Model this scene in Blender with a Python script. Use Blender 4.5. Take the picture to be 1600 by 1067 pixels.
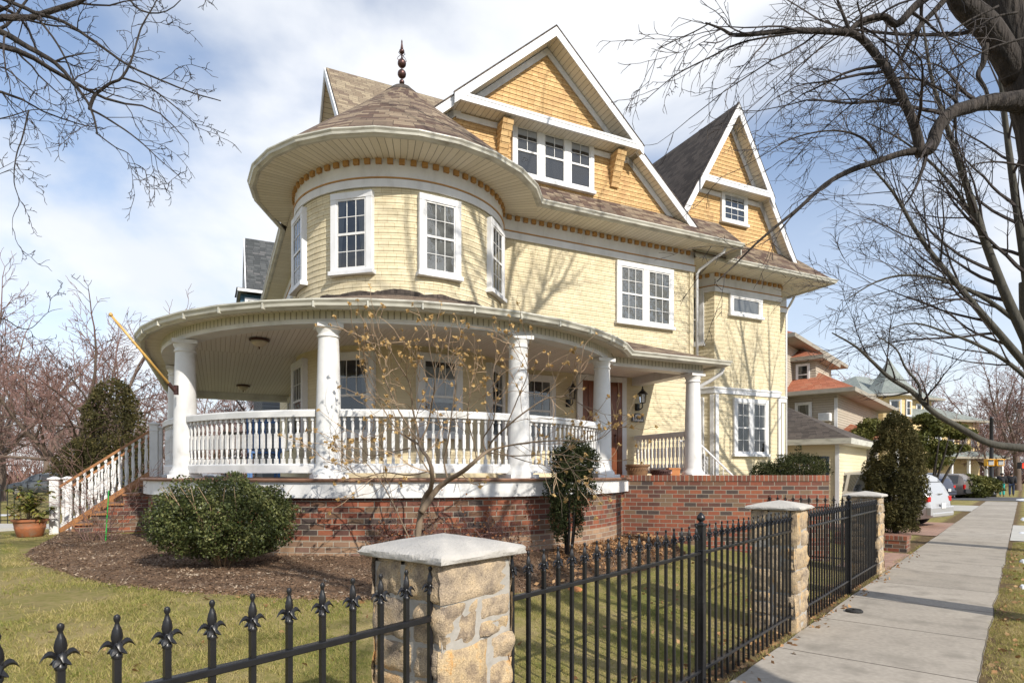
import bpy, math, random
import numpy as np
from mathutils import Vector, noise
for _o in list(bpy.data.objects): bpy.data.objects.remove(_o)
R = math.radians
SC = bpy.context.scene
# ---------------------------------------------------------------- camera
cam = bpy.data.objects.new('camera', bpy.data.cameras.new('camera'))
SC.collection.objects.link(cam); SC.camera = cam
EYE, HY, FPX = 1.6, 741.0, 960.0
cam.location = (0, 0, EYE); cam.rotation_euler = (R(90), 0, 0)
cam.data.sensor_fit = 'HORIZONTAL'; cam.data.sensor_width = 36; cam.data.lens = 36*FPX/1600
cam.data.shift_y = (HY-533.5)/1600; cam.data.clip_start = .05; cam.data.clip_end = 4000
# ---------------------------------------------------------------- sun, sky, exposure
SUN_EL = R(34); SUNH = Vector((.60, -.80, 0)).normalized()
SUN = Vector((SUNH.x*math.cos(SUN_EL), SUNH.y*math.cos(SUN_EL), math.sin(SUN_EL)))
sl = bpy.data.lights.new('sun', 'SUN'); sl.energy = 4.8; sl.angle = R(.6); sl.color = (1, .93, .82)
so = bpy.data.objects.new('sun', sl); SC.collection.objects.link(so)
so.rotation_euler = SUN.to_track_quat('Z', 'Y').to_euler(); so.location = (8, -12, 14)
W = bpy.data.worlds.new('World'); SC.world = W; W.use_nodes = True
nt = W.node_tree; N = nt.nodes; L = nt.links
N.clear()
wo = N.new('ShaderNodeOutputWorld'); bg = N.new('ShaderNodeBackground')
sky = N.new('ShaderNodeTexSky'); sky.sky_type = 'NISHITA'; sky.sun_disc = False
sky.sun_elevation = SUN_EL; sky.sun_rotation = math.atan2(SUNH.x, SUNH.y); sky.air_density = 1.0; sky.dust_density = .6; sky.ozone_density = 1.6
tc = N.new('ShaderNodeTexCoord'); sp = N.new('ShaderNodeSeparateXYZ'); L.new(tc.outputs['Generated'], sp.inputs[0])
# clouds lie on a flat layer overhead: direction divided by its height
zc = N.new('ShaderNodeMath'); zc.operation = 'MAXIMUM'; zc.inputs[1].default_value = .0; L.new(sp.outputs['Z'], zc.inputs[0])
za = N.new('ShaderNodeMath'); za.operation = 'ADD'; za.inputs[1].default_value = .38; L.new(zc.outputs[0], za.inputs[0])
dv = N.new('ShaderNodeVectorMath'); dv.operation = 'DIVIDE'; L.new(tc.outputs['Generated'], dv.inputs[0])
cb = N.new('ShaderNodeCombineXYZ')
for i in range(3): L.new(za.outputs[0], cb.inputs[i])
L.new(cb.outputs[0], dv.inputs[1])
mp = N.new('ShaderNodeMapping'); mp.inputs['Location'].default_value = (4.4, 4.75, 5.0); L.new(dv.outputs[0], mp.inputs[0])
n1 = N.new('ShaderNodeTexNoise'); n1.inputs['Scale'].default_value = 1.25; n1.inputs['Detail'].default_value = 7; n1.inputs['Roughness'].default_value = .5; n1.inputs['Distortion'].default_value = .25
L.new(mp.outputs[0], n1.inputs['Vector'])
rp = N.new('ShaderNodeValToRGB'); rp.color_ramp.elements[0].position = .40; rp.color_ramp.elements[1].position = .58; rp.color_ramp.elements[0].color = (.17, .17, .17, 1)
rp.color_ramp.interpolation = 'EASE'
L.new(n1.outputs['Fac'], rp.inputs[0])
hz = N.new('ShaderNodeMapRange'); hz.inputs[1].default_value = .0; hz.inputs[2].default_value = .62; hz.inputs[3].default_value = 1.0; hz.inputs[4].default_value = .0
L.new(sp.outputs['Z'], hz.inputs[0])
mxf = N.new('ShaderNodeMath'); mxf.operation = 'MAXIMUM'
hz2 = N.new('ShaderNodeMath'); hz2.operation = 'POWER'; hz2.inputs[1].default_value = 1.5; L.new(hz.outputs[0], hz2.inputs[0])
L.new(rp.outputs[0], mxf.inputs[0]); L.new(hz2.outputs[0], mxf.inputs[1])
sc2 = N.new('ShaderNodeMath'); sc2.operation = 'MULTIPLY'; sc2.inputs[1].default_value = .95; L.new(mxf.outputs[0], sc2.inputs[0])
n2 = N.new('ShaderNodeTexNoise'); n2.inputs['Scale'].default_value = 2.6; n2.inputs['Detail'].default_value = 5
L.new(mp.outputs[0], n2.inputs['Vector'])
cr = N.new('ShaderNodeValToRGB'); cr.color_ramp.elements[0].position = .35; cr.color_ramp.elements[0].color = (.80, .835, .89, 1); cr.color_ramp.elements[1].position = .65; cr.color_ramp.elements[1].color = (.97, .98, 1, 1)
L.new(n2.outputs['Fac'], cr.inputs[0])
cs = N.new('ShaderNodeVectorMath'); cs.operation = 'SCALE'; cs.inputs['Scale'].default_value = 8.3; L.new(cr.outputs[0], cs.inputs[0])
tint = N.new('ShaderNodeVectorMath'); tint.operation = 'MULTIPLY'; tint.inputs[1].default_value = (1.12, 1.24, 1.34); L.new(sky.outputs[0], tint.inputs[0])
mx = N.new('ShaderNodeMix'); mx.data_type = 'RGBA'
L.new(sc2.outputs[0], mx.inputs['Factor']); L.new(tint.outputs[0], mx.inputs[6]); L.new(cs.outputs[0], mx.inputs[7])
L.new(mx.outputs[2], bg.inputs['Color']); bg.inputs['Strength'].default_value = .12
L.new(bg.outputs[0], wo.inputs[0])
SC.view_settings.view_transform = 'Standard'; SC.view_settings.look = 'None'; SC.view_settings.gamma = 1; SC.view_settings.exposure = .22
SC.cycles.use_adaptive_sampling = True; SC.cycles.use_denoising = True
SC.cycles.max_bounces = 8; SC.cycles.transparent_max_bounces = 12

# ---------------------------------------------------------------- frames of reference
HC = Vector((-2.294, 12.797, 0))
_th = math.atan(2000/960.)
HU = Vector((math.sin(_th), math.cos(_th), 0)); HV = Vector((math.cos(_th), -math.sin(_th), 0))
UP = Vector((0, 0, 1))
SD = Vector((.640, .768, 0)); SN = Vector((-.768, .640, 0))      # along the sidewalk; away from the camera line, to the left
def H(u, v, z=0.): return HC + HU*u + HV*v + UP*z
def S(t, p, z=0.): return SD*t + SN*p + UP*z
def at(x, y, Y): return Vector(((x-800)/FPX*Y, Y, EYE+(HY-y)/FPX*Y))
def ss(a, b, x):
    t = max(0., min(1., (x-a)/(b-a))); return t*t*(3-2*t)
def ground(X, Y):
    p = Y*.64-X*.768; t = X*.64+Y*.768
    g = .44*ss(1.95, 6.2, p)*(1-.9*ss(15, 22, p))*(1-ss(16, 20, t))
    g += .025*noise.noise(Vector((X*.6, Y*.6, 0)))*ss(1.9, 3, p)*(1-ss(25, 40, Y))
    return g
def gp(x, y):
    """where the line of sight through a picture point meets the ground"""
    Y = 1.5*FPX/(y-HY)
    for _ in range(30): Y = .5*Y+.5*(EYE-ground((x-800)/FPX*Y, Y))*FPX/(y-HY)
    X = (x-800)/FPX*Y
    return Vector((X, Y, ground(X, Y)))

# ---------------------------------------------------------------- materials
def new_mat(name):
    m = bpy.data.materials.new(name); m.use_nodes = True
    return m, m.node_tree.nodes, m.node_tree.links, m.node_tree.nodes['Principled BSDF']
def ramp(N, stops, mode='LINEAR'):
    r = N.new('ShaderNodeValToRGB'); cr = r.color_ramp; cr.interpolation = mode
    while len(cr.elements) < len(stops): cr.elements.new(.5)
    for e, (p, c) in zip(cr.elements, stops): e.position = p; e.color = (*c, 1)
    return r
def plain(name, col, rough=.6, var=.12, scale=6., bump=.0, bscale=60., metal=0., coord='Object', spec=.5, dirt=None, stretch=(1, 1, 1)):
    m, N, L, b = new_mat(name)
    tc = N.new('ShaderNodeTexCoord'); mpn = N.new('ShaderNodeMapping'); mpn.inputs['Scale'].default_value = stretch
    L.new(tc.outputs[coord], mpn.inputs[0])
    n = N.new('ShaderNodeTexNoise'); n.inputs['Scale'].default_value = scale; n.inputs['Detail'].default_value = 6; n.inputs['Roughness'].default_value = .6
    L.new(mpn.outputs[0], n.inputs['Vector'])
    lo = tuple(c*(1-var) for c in col); hi = tuple(min(1, c*(1+var)) for c in col)
    if dirt: r = ramp(N, [(.28, dirt), (.45, lo), (.7, hi)])
    else: r = ramp(N, [(.3, lo), (.7, hi)])
    L.new(n.outputs['Fac'], r.inputs[0]); L.new(r.outputs[0], b.inputs['Base Color'])
    b.inputs['Roughness'].default_value = rough; b.inputs['Metallic'].default_value = metal; b.inputs['Specular IOR Level'].default_value = spec
    if bump:
        n2 = N.new('ShaderNodeTexNoise'); n2.inputs['Scale'].default_value = bscale; n2.inputs['Detail'].default_value = 5
        L.new(mpn.outputs[0], n2.inputs['Vector'])
        bp = N.new('ShaderNodeBump'); bp.inputs['Strength'].default_value = 1; bp.inputs['Distance'].default_value = bump
        L.new(n2.outputs['Fac'], bp.inputs['Height']); L.new(bp.outputs[0], b.inputs['Normal'])
    return m
def coursed(name, stops, width, row, mortar=.004, mortar_col=None, rough=.8, bump=.006, fine=.3, vary=.15, offset=.5, freq=2, jitter=.0, soil=None, stain=None):
    """bricks, shingles or boards laid in courses over metre UVs, every unit its own colour"""
    m, N, L, b = new_mat(name)
    uv = N.new('ShaderNodeUVMap'); uv.uv_map = 'UVMap'
    vec = uv.outputs[0]
    if jitter:
        # shift each course sideways by its own amount so that joints do not line up
        s = N.new('ShaderNodeSeparateXYZ'); L.new(vec, s.inputs[0])
        q = N.new('ShaderNodeMath'); q.operation = 'DIVIDE'; q.inputs[1].default_value = row; L.new(s.outputs[1], q.inputs[0])
        fl = N.new('ShaderNodeMath'); fl.operation = 'FLOOR'; L.new(q.outputs[0], fl.inputs[0])
        wn = N.new('ShaderNodeTexWhiteNoise'); wn.noise_dimensions = '1D'; L.new(fl.outputs[0], wn.inputs['W'])
        ml = N.new('ShaderNodeMath'); ml.operation = 'MULTIPLY'; ml.inputs[1].default_value = jitter; L.new(wn.outputs['Value'], ml.inputs[0])
        ad = N.new('ShaderNodeMath'); ad.operation = 'ADD'; L.new(s.outputs[0], ad.inputs[0]); L.new(ml.outputs[0], ad.inputs[1])
        c = N.new('ShaderNodeCombineXYZ'); L.new(ad.outputs[0], c.inputs[0]); L.new(s.outputs[1], c.inputs[1]); vec = c.outputs[0]
    br = N.new('ShaderNodeTexBrick'); L.new(vec, br.inputs['Vector'])
    br.inputs['Color1'].default_value = (0, 0, 0, 1); br.inputs['Color2'].default_value = (1, 1, 1, 1); br.inputs['Mortar'].default_value = (.5, .5, .5, 1)
    br.inputs['Scale'].default_value = 1; br.inputs['Mortar Size'].default_value = mortar; br.inputs['Mortar Smooth'].default_value = .15
    br.inputs['Brick Width'].default_value = width; br.inputs['Row Height'].default_value = row; br.offset = offset; br.offset_frequency = freq
    r = ramp(N, stops, 'CONSTANT' if len(stops) > 3 else 'LINEAR'); L.new(br.outputs['Color'], r.inputs[0])
    n = N.new('ShaderNodeTexNoise'); n.inputs['Scale'].default_value = 22; n.inputs['Detail'].default_value = 6; L.new(uv.outputs[0], n.inputs['Vector'])
    nb = N.new('ShaderNodeTexNoise'); nb.inputs['Scale'].default_value = .9; nb.inputs['Detail'].default_value = 4; L.new(uv.outputs[0], nb.inputs['Vector'])
    av = N.new('ShaderNodeMath'); av.operation = 'ADD'; L.new(n.outputs['Fac'], av.inputs[0]); L.new(nb.outputs['Fac'], av.inputs[1])
    mr = N.new('ShaderNodeMapRange'); mr.inputs[1].default_value = .6; mr.inputs[2].default_value = 1.4; mr.inputs[3].default_value = 1-vary; mr.inputs[4].default_value = 1+vary
    L.new(av.outputs[0], mr.inputs[0])
    mu = N.new('ShaderNodeVectorMath'); mu.operation = 'SCALE'; L.new(r.outputs[0], mu.inputs[0]); L.new(mr.outputs[0], mu.inputs['Scale'])
    col = mu.outputs[0]
    if stain:
        sn = N.new('ShaderNodeTexNoise'); sn.inputs['Scale'].default_value = 3; sn.inputs['Detail'].default_value = 6; L.new(uv.outputs[0], sn.inputs['Vector'])
        sr = ramp(N, [(.5, (0, 0, 0)), (.72, (.8, .8, .8))]); L.new(sn.outputs['Fac'], sr.inputs[0])
        sm = N.new('ShaderNodeMix'); sm.data_type = 'RGBA'; sm.inputs[7].default_value = (*stain, 1); L.new(sr.outputs[0], sm.inputs[0]); L.new(col, sm.inputs[6]); col = sm.outputs[2]
    if mortar_col:
        mm = N.new('ShaderNodeMix'); mm.data_type = 'RGBA'; mm.inputs[7].default_value = (*mortar_col, 1)
        L.new(br.outputs['Fac'], mm.inputs[0]); L.new(col, mm.inputs[6]); col = mm.outputs[2]
    L.new(col, b.inputs['Base Color']); b.inputs['Roughness'].default_value = rough; b.inputs['Specular IOR Level'].default_value = .3
    iv = N.new('ShaderNodeMath'); iv.operation = 'SUBTRACT'; iv.inputs[0].default_value = 1; L.new(br.outputs['Fac'], iv.inputs[1])
    fm = N.new('ShaderNodeMath'); fm.operation = 'MULTIPLY_ADD'; fm.inputs[1].default_value = fine; L.new(n.outputs['Fac'], fm.inputs[0]); L.new(iv.outputs[0], fm.inputs[2])
    fm2 = N.new('ShaderNodeMath'); fm2.operation = 'MULTIPLY_ADD'; fm2.inputs[1].default_value = fine; L.new(br.outputs['Color'], fm2.inputs[0]); L.new(fm.outputs[0], fm2.inputs[2])
    bp = N.new('ShaderNodeBump'); bp.inputs['Strength'].default_value = 1; bp.inputs['Distance'].default_value = bump
    L.new(fm2.outputs[0], bp.inputs['Height']); L.new(bp.outputs[0], b.inputs['Normal'])
    return m
def leafy(name, cols, rough=.5, scale=3., trans=.25):
    m, N, L, b = new_mat(name)
    g = N.new('ShaderNodeNewGeometry'); tc = N.new('ShaderNodeTexCoord')
    r = ramp(N, [(i/max(1, len(cols)-1), c) for i, c in enumerate(cols)])
    n = N.new('ShaderNodeTexNoise'); n.inputs['Scale'].default_value = scale; n.inputs['Detail'].default_value = 3; L.new(tc.outputs['Object'], n.inputs['Vector'])
    a = N.new('ShaderNodeMath'); a.operation = 'MULTIPLY_ADD'; a.inputs[1].default_value = .55; L.new(g.outputs['Random Per Island'], a.inputs[0])
    sc = N.new('ShaderNodeMath'); sc.operation = 'MULTIPLY_ADD'; sc.inputs[1].default_value = 1.3; sc.inputs[2].default_value = -.42; L.new(n.outputs['Fac'], sc.inputs[0]); L.new(sc.outputs[0], a.inputs[2])
    L.new(a.outputs[0], r.inputs[0]); L.new(r.outputs[0], b.inputs['Base Color']); b.inputs['Roughness'].default_value = rough; b.inputs['Specular IOR Level'].default_value = .3
    if trans:
        t = N.new('ShaderNodeBsdfTranslucent'); L.new(r.outputs[0], t.inputs[0]); ms = N.new('ShaderNodeMixShader'); ms.inputs[0].default_value = trans
        L.new(b.outputs[0], ms.inputs[1]); L.new(t.outputs[0], ms.inputs[2]); L.new(ms.outputs[0], N['Material Output'].inputs[0])
    return m
M = {}
M['white'] = plain('white_paint', (.70, .70, .695), .5, .05, 3.5, .0012, 30, dirt=(.52, .515, .49))
M['trim'] = plain('trim_paint', (.69, .70, .72), .5, .06, 3, .0012, 30, dirt=(.52, .525, .53), stretch=(1, 1, .4))
M['cream'] = plain('cream_gutter_metal', (.54, .53, .465), .45, .12, 3, 0, 30, dirt=(.27, .25, .21), stretch=(1, 1, 4))
M['soffit'] = coursed('soffit_boards', [(0, (.66, .62, .52)), (1, (.74, .70, .60))], .11, 50, .005, (.30, .27, .22), .6, .004, 0, .06)
M['porchceil'] = coursed('porch_ceiling_boards', [(0, (.74, .72, .70)), (1, (.80, .78, .76))], .075, 50, .003, (.40, .34, .30), .5, .003, 0, .05)
M['flute'] = coursed('fluted_beam', [(0, (.62, .61, .56)), (1, (.66, .65, .60))], .085, 50, .009, (.30, .29, .26), .6, .006, 0, .06)
M['yshingle'] = coursed('yellow_cedar_shingles', [(0, (.60, .525, .355)), (1, (.67, .59, .415))], .17, .105, .0022, (.36, .27, .12), .8, .004, .25, .13, jitter=.9, stain=(.54, .46, .31))
M['yclap'] = coursed('yellow_clapboard', [(0, (.61, .53, .36)), (1, (.66, .58, .40))], 2.4, .105, .0012, (.40, .30, .14), .65, .002, .1, .05, jitter=1.9)
M['oshingle'] = coursed('honey_cedar_shingles', [(0, (.52, .335, .15)), (1, (.62, .425, .205))], .15, .105, .0025, (.26, .12, .04), .8, .005, .3, .20, jitter=.9, stain=(.45, .27, .13))
M['ochre'] = plain('ochre_paint', (.42, .23, .075), .6, .12, 8)
M['roof'] = coursed('brown_asphalt_shingles', [(0, (.115, .075, .055)), (.2, (.20, .15, .105)), (.42, (.155, .115, .085)), (.62, (.24, .185, .13)), (.82, (.095, .062, .05))], .21, .108, .003, (.05, .04, .035), .95, .012, .5, .25, jitter=1.2)
M['roofl'] = coursed('tan_asphalt_shingles', [(0, (.20, .155, .11)), (.25, (.27, .22, .155)), (.5, (.22, .175, .125)), (.75, (.30, .245, .17)), (.9, (.16, .12, .09))], .21, .108, .003, (.07, .055, .045), .95, .010, .5, .2, jitter=1.2)
M['roofd'] = coursed('dark_asphalt_shingles', [(0, (.055, .045, .04)), (.25, (.085, .07, .06)), (.5, (.07, .058, .05)), (.75, (.10, .082, .07))], .21, .108, .003, (.03, .025, .025), .95, .010, .5, .2, jitter=1.2)
BR = [(0, (.225, .073, .042)), (.17, (.135, .054, .038)), (.33, (.26, .092, .05)), (.48, (.155, .084, .053)), (.60, (.19, .064, .040)), (.74, (.070, .052, .046)), (.84, (.17, .11, .07)), (.92, (.10, .048, .038))]
M['brick'] = coursed('mixed_red_brick', BR, .215, .0775, .007, (.27, .235, .19), .85, .006, .3, .18, jitter=.03, stain=None)
M['brickt'] = coursed('weathered_base_brick', [(0, (.30, .19, .12)), (.4, (.24, .15, .10)), (.7, (.34, .22, .14)), (.9, (.20, .12, .09))], .215, .0775, .007, (.36, .31, .25), .85, .006, .3, .15, jitter=.03)
M['soldier'] = coursed('soldier_course_brick', BR[:5], .0775, .9, .007, (.27, .235, .19), .85, .006, .3, .18)
M['porchfloor'] = plain('porch_floor_wood', (.20, .105, .065), .55, .2, 5, .001, 40, stretch=(1, 1, 1))
M['wood'] = plain('oiled_wood', (.30, .135, .05), .4, .25, 5, .001, 60, stretch=(1, 1, 8))
M['doorwood'] = plain('door_wood', (.16, .05, .02), .3, .3, 4, .0005, 60, stretch=(6, 6, 1))
M['iron'] = plain('black_iron_paint', (.010, .010, .012), .35, .3, 20, .0006, 90, spec=.5)
M['bronze'] = plain('aged_copper', (.10, .055, .05), .4, .3, 20, metal=.7)
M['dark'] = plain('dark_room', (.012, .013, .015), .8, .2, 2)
M['curtain'] = plain('sheer_curtain', (.20, .205, .20), .9, .15, 8)
M['sheet'] = plain('pale_blind', (.42, .44, .45), .9, .08, 5)
M['stone_cap'] = plain('limestone_cap', (.44, .42, .39), .9, .10, 7, .006, 70)
M['mortar'] = plain('pillar_mortar', (.33, .31, .28), .9, .15, 20, .003, 60)
M['concrete'] = None
M['bark'] = plain('grey_brown_bark', (.036, .029, .025), .95, .6, 16, .06, 26, stretch=(1, 1, .16))
M['bark2'] = plain('green_grey_bark', (.058, .054, .043), .9, .35, 7, .015, 18, stretch=(1, 1, .3))
M['twig'] = plain('dark_twig', (.030, .022, .020), .8, .25, 5)
M['twigr'] = plain('reddish_twig', (.18, .105, .09), .85, .3, .6)
M['twigt'] = plain('tan_twig', (.30, .21, .13), .8, .25, 4)
M['barkf'] = plain('far_bark', (.13, .095, .075), .9, .3, 1.5)
M['bud'] = leafy('dry_tan_buds', [(.36, .22, .08), (.62, .44, .20)], .7, 3, .3)
M['terracotta'] = plain('terracotta', (.33, .12, .05), .7, .18, 7, .001, 40, dirt=(.22, .15, .10))
M['glazed'] = plain('glazed_brown_pot', (.20, .11, .055), .45, .25, 7, .001, 40)
M['yew'] = leafy('yew_needles', [(.014, .020, .008), (.035, .048, .015), (.085, .09, .03)], .8, 2.5)
M['evergreen'] = leafy('arborvitae_sprays', [(.022, .022, .009), (.060, .056, .018), (.14, .115, .040)], .85, 1.2)
M['olive'] = leafy('olive_juniper_sprays', [(.04, .045, .012), (.10, .11, .025), (.19, .17, .045)], .6, .8)
M['boxwood'] = leafy('boxwood_leaves', [(.018, .026, .009), (.045, .060, .018), (.11, .125, .04), (.30, .30, .12)], .4, 3.5, .2)
M['rhodo'] = leafy('rhododendron_leaves', [(.05, .07, .015), (.13, .16, .035), (.28, .27, .07), (.25, .08, .03)], .4, 3, .25)
M['deadleaf'] = leafy('dry_leaf_litter', [(.16, .075, .03), (.34, .19, .09), (.52, .34, .18)], .8, 2, .15)
M['rust'] = leafy('dead_hydrangea', [(.12, .05, .025), (.26, .11, .05), (.36, .18, .08)], .8, 3, .2)
M['chrome'] = plain('chrome', (.6, .6, .62), .15, .05, 3, metal=1)
M['rubber'] = plain('tyre_rubber', (.02, .02, .02), .8, .2, 20)
M['red_lens'] = plain('red_lens', (.45, .01, .01), .2, .1, 10)
M['yellow_box'] = plain('signal_yellow', (.75, .38, .02), .45, .08, 6)
M['snow'] = plain('old_snow', (.58, .60, .63), .7, .06, 6, .01, 25)
M['poleyellow'] = plain('varnished_pole', (.55, .34, .10), .35, .12, 8, stretch=(1, 1, .2))
M['green_plastic'] = plain('green_plastic', (.02, .42, .06), .4, .08, 6)
M['skin'] = plain('skin', (.42, .25, .17), .6, .05, 5)
def glass(name='window_glass', tint=.80, refl=.05):
    m, N, L, b = new_mat(name)
    N.remove(b)
    t = N.new('ShaderNodeBsdfTransparent'); t.inputs[0].default_value = (tint, tint*1.01, tint*1.02, 1)
    g = N.new('ShaderNodeBsdfGlossy'); g.inputs['Roughness'].default_value = .015; g.inputs[0].default_value = (.95, .97, 1, 1)
    f = N.new('ShaderNodeFresnel'); f.inputs[0].default_value = 1.5
    a = N.new('ShaderNodeMath'); a.operation = 'ADD'; a.inputs[1].default_value = refl; L.new(f.outputs[0], a.inputs[0])
    tc = N.new('ShaderNodeTexCoord'); n = N.new('ShaderNodeTexNoise'); n.inputs['Scale'].default_value = 2.2; L.new(tc.outputs['Object'], n.inputs['Vector'])
    bp = N.new('ShaderNodeBump'); bp.inputs['Distance'].default_value = .01; bp.inputs['Strength'].default_value = .6; L.new(n.outputs['Fac'], bp.inputs['Height']); L.new(bp.outputs[0], g.inputs['Normal'])
    mx = N.new('ShaderNodeMixShader'); L.new(a.outputs[0], mx.inputs[0]); L.new(t.outputs[0], mx.inputs[1]); L.new(g.outputs[0], mx.inputs[2])
    L.new(mx.outputs[0], N['Material Output'].inputs[0])
    return m
M['glass'] = glass()
M['carglass'] = plain('tinted_car_glass', (.02, .023, .026), .05, .1, 3, spec=.9)
def carpaint(name, col):
    m = plain(name, col, .28, .03, 2, metal=.35); m.node_tree.nodes['Principled BSDF'].inputs['Coat Weight'].default_value = .6
    return m

# ---------------------------------------------------------------- objects
COL = SC.collection
def tag(o, label=None, cat=None, group=None, kind=None):
    if label: o['label'] = label
    if cat: o['category'] = cat
    if group: o['group'] = group
    if kind: o['kind'] = kind
    return o
def thing(name, loc, label, cat, group=None, rz=0.):
    o = bpy.data.objects.new(name, None); COL.objects.link(o); o.location = loc; o.rotation_euler.z = rz
    o.empty_display_size = .2
    return tag(o, label, cat, group)
def auto_uv(vs):
    n = Vector((0, 0, 0))
    for i in range(len(vs)):
        a = vs[i]; b = vs[(i+1) % len(vs)]; n += Vector(((a[1]-b[1])*(a[2]+b[2]), (a[2]-b[2])*(a[0]+b[0]), (a[0]-b[0])*(a[1]+b[1])))
    if n.length < 1e-12: return [(0, 0)]*len(vs)
    n.normalize()
    h = UP.cross(n)
    if h.length < .05: h = Vector((1, 0, 0))
    h.normalize(); w = n.cross(h)
    return [(p.dot(h), p.dot(w)) for p in (Vector(q) for q in vs)]
class MB:
    def __init__(s): s.v = []; s.f = []; s.uv = []; s.mi = []; s.cur = 0
    def face(s, pts, uv=None, mi=None):
        i = len(s.v); s.v.extend([tuple(p) for p in pts]); s.f.append(tuple(range(i, i+len(pts))))
        s.uv.append(uv if uv else auto_uv(pts)); s.mi.append(s.cur if mi is None else mi)
    def add(s, vs, fs, uvs=None):
        i = len(s.v); s.v.extend([tuple(p) for p in vs])
        for k, f in enumerate(fs):
            s.f.append(tuple(i+j for j in f)); s.uv.append(uvs[k] if uvs else auto_uv([vs[j] for j in f])); s.mi.append(s.cur)
    def box(s, c, sx, sy, sz, ax=None, ay=None, az=None, taper=1.):
        """box centred on c with full sizes along its axes"""
        ax = ax or Vector((1, 0, 0)); ay = ay or Vector((0, 1, 0)); az = az or UP
        c = Vector(c); P = []
        for k in (-1, 1):
            t = 1. if k < 0 else taper
            for i, j in ((-1, -1), (1, -1), (1, 1), (-1, 1)): P.append(c+ax*(i*sx/2*t)+ay*(j*sy/2*t)+az*(k*sz/2))
        F = [(3, 2, 1, 0), (4, 5, 6, 7), (0, 1, 5, 4), (1, 2, 6, 5), (2, 3, 7, 6), (3, 0, 4, 7)]
        s.add(P, F)
    def tube(s, pts, rad, n=6, cap=True):
        pts = [Vector(p) for p in pts]; m = len(pts)
        if not hasattr(rad, '__len__'): rad = [rad]*m
        V = []; ref = None
        for i in range(m):
            d = (pts[min(i+1, m-1)]-pts[max(i-1, 0)])
            if d.length < 1e-9: d = Vector((0, 0, 1))
            d.normalize()
            if ref is None: ref = d.orthogonal().normalized()
            ref = (ref-d*ref.dot(d))
            if ref.length < 1e-6: ref = d.orthogonal()
            ref.normalize(); q = d.cross(ref)
            for k in range(n):
                a = 2*math.pi*k/n; V.append(pts[i]+(ref*math.cos(a)+q*math.sin(a))*rad[i])
        F = []; UVs = []; ln = 0
        for i in range(m-1):
            l2 = ln+(pts[i+1]-pts[i]).length
            for k in range(n):
                F.append((i*n+k, i*n+(k+1) % n, (i+1)*n+(k+1) % n, (i+1)*n+k)); UVs.append([(k/n, ln), ((k+1)/n, ln), ((k+1)/n, l2), (k/n, l2)])
            ln = l2
        if cap:
            F.append(tuple(range(n-1, -1, -1))); UVs.append([(0, 0)]*n); F.append(tuple((m-1)*n+k for k in range(n))); UVs.append([(0, 0)]*n)
        s.add(V, F, UVs)
    def lathe(s, prof, c=(0, 0, 0), n=16, a0=0., a1=360., frame=None, uvr=None, smooth=True):
        """prof (r, z) from the bottom up; frame maps angle to a horizontal direction"""
        c = Vector(c); full = abs(a1-a0) >= 359.9; m = n if full else n+1
        fr = frame or (lambda a: Vector((math.cos(a), math.sin(a), 0)))
        dirs = [fr(R(a0+(a1-a0)*k/n)) for k in range(m)]
        V = [c+d*r+UP*z for r, z in prof for d in dirs]; F = []; U = []; sl = 0
        for i in range(len(prof)-1):
            (r0, z0), (r1, z1) = prof[i], prof[i+1]; s2 = sl+math.hypot(r1-r0, z1-z0)
            for k in range(n):
                k2 = (k+1) % m
                F.append((i*m+k, i*m+k2, (i+1)*m+k2, (i+1)*m+k)); rr = uvr or max(r0, r1, .01); da = R((a1-a0)/n)
                U.append([(k*da*rr, sl), ((k+1)*da*rr, sl), ((k+1)*da*rr, s2), (k*da*rr, s2)])
            sl = s2
        if full:
            if prof[0][0] > 1e-4: F.append(tuple(range(m-1, -1, -1))); U.append([(0, 0)]*m)
            if prof[-1][0] > 1e-4: F.append(tuple((len(prof)-1)*m+k for k in range(m))); U.append([(0, 0)]*m)
        s.add(V, F, U)
    def prism(s, poly, ext, uv=None):
        """extrude a planar outline (list of points) along ext"""
        ext = Vector(ext); a = [Vector(p) for p in poly]; b = [p+ext for p in a]; n = len(a)
        s.face(a[::-1]); s.face(b)
        for i in range(n): s.face([a[i], a[(i+1) % n], b[(i+1) % n], b[i]])
    def sweep(s, path, prof, closed=False, cap=True, zuv=True, loop=False, flip=False):
        """path: ground points (world, z ignored), outward side on the left of travel; prof: (outward offset, z)"""
        P = [Vector((p[0], p[1], 0)) for p in path]; n = len(P); nor = []
        for i in range(n):
            ds = []
            if i > 0 or loop: ds.append((P[i]-P[i-1]).normalized())
            if i < n-1 or loop: ds.append((P[(i+1) % n]-P[i]).normalized())
            ns = [Vector((-d.y, d.x, 0)) for d in ds]; k = sum(ns, Vector()).normalized()
            nor.append(k/max(.3, k.dot(ns[0])))
        m = len(prof); V = [P[i]+nor[i]*o+UP*z for i in range(n) for o, z in prof]
        F = []; U = []; ln = 0; cnt = n if loop else n-1; sl = [0]
        for j in range(1, m): sl.append(sl[-1]+math.hypot(prof[j][0]-prof[j-1][0], prof[j][1]-prof[j-1][1]))
        for i in range(cnt):
            i2 = (i+1) % n; l2 = ln+(P[i2]-P[i]).length
            for j in range(m if closed else m-1):
                j2 = (j+1) % m
                w0, w1 = (prof[j][1], prof[j2][1]) if zuv else (sl[j], sl[j2])
                if abs(w0-w1) < 1e-5 and zuv: w1 = w0+abs(prof[j][0]-prof[j2][0])
                F.append((i*m+j, i*m+j2, i2*m+j2, i2*m+j)); U.append([(ln, w0), (ln, w1), (l2, w1), (l2, w0)])
            ln = l2
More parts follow.
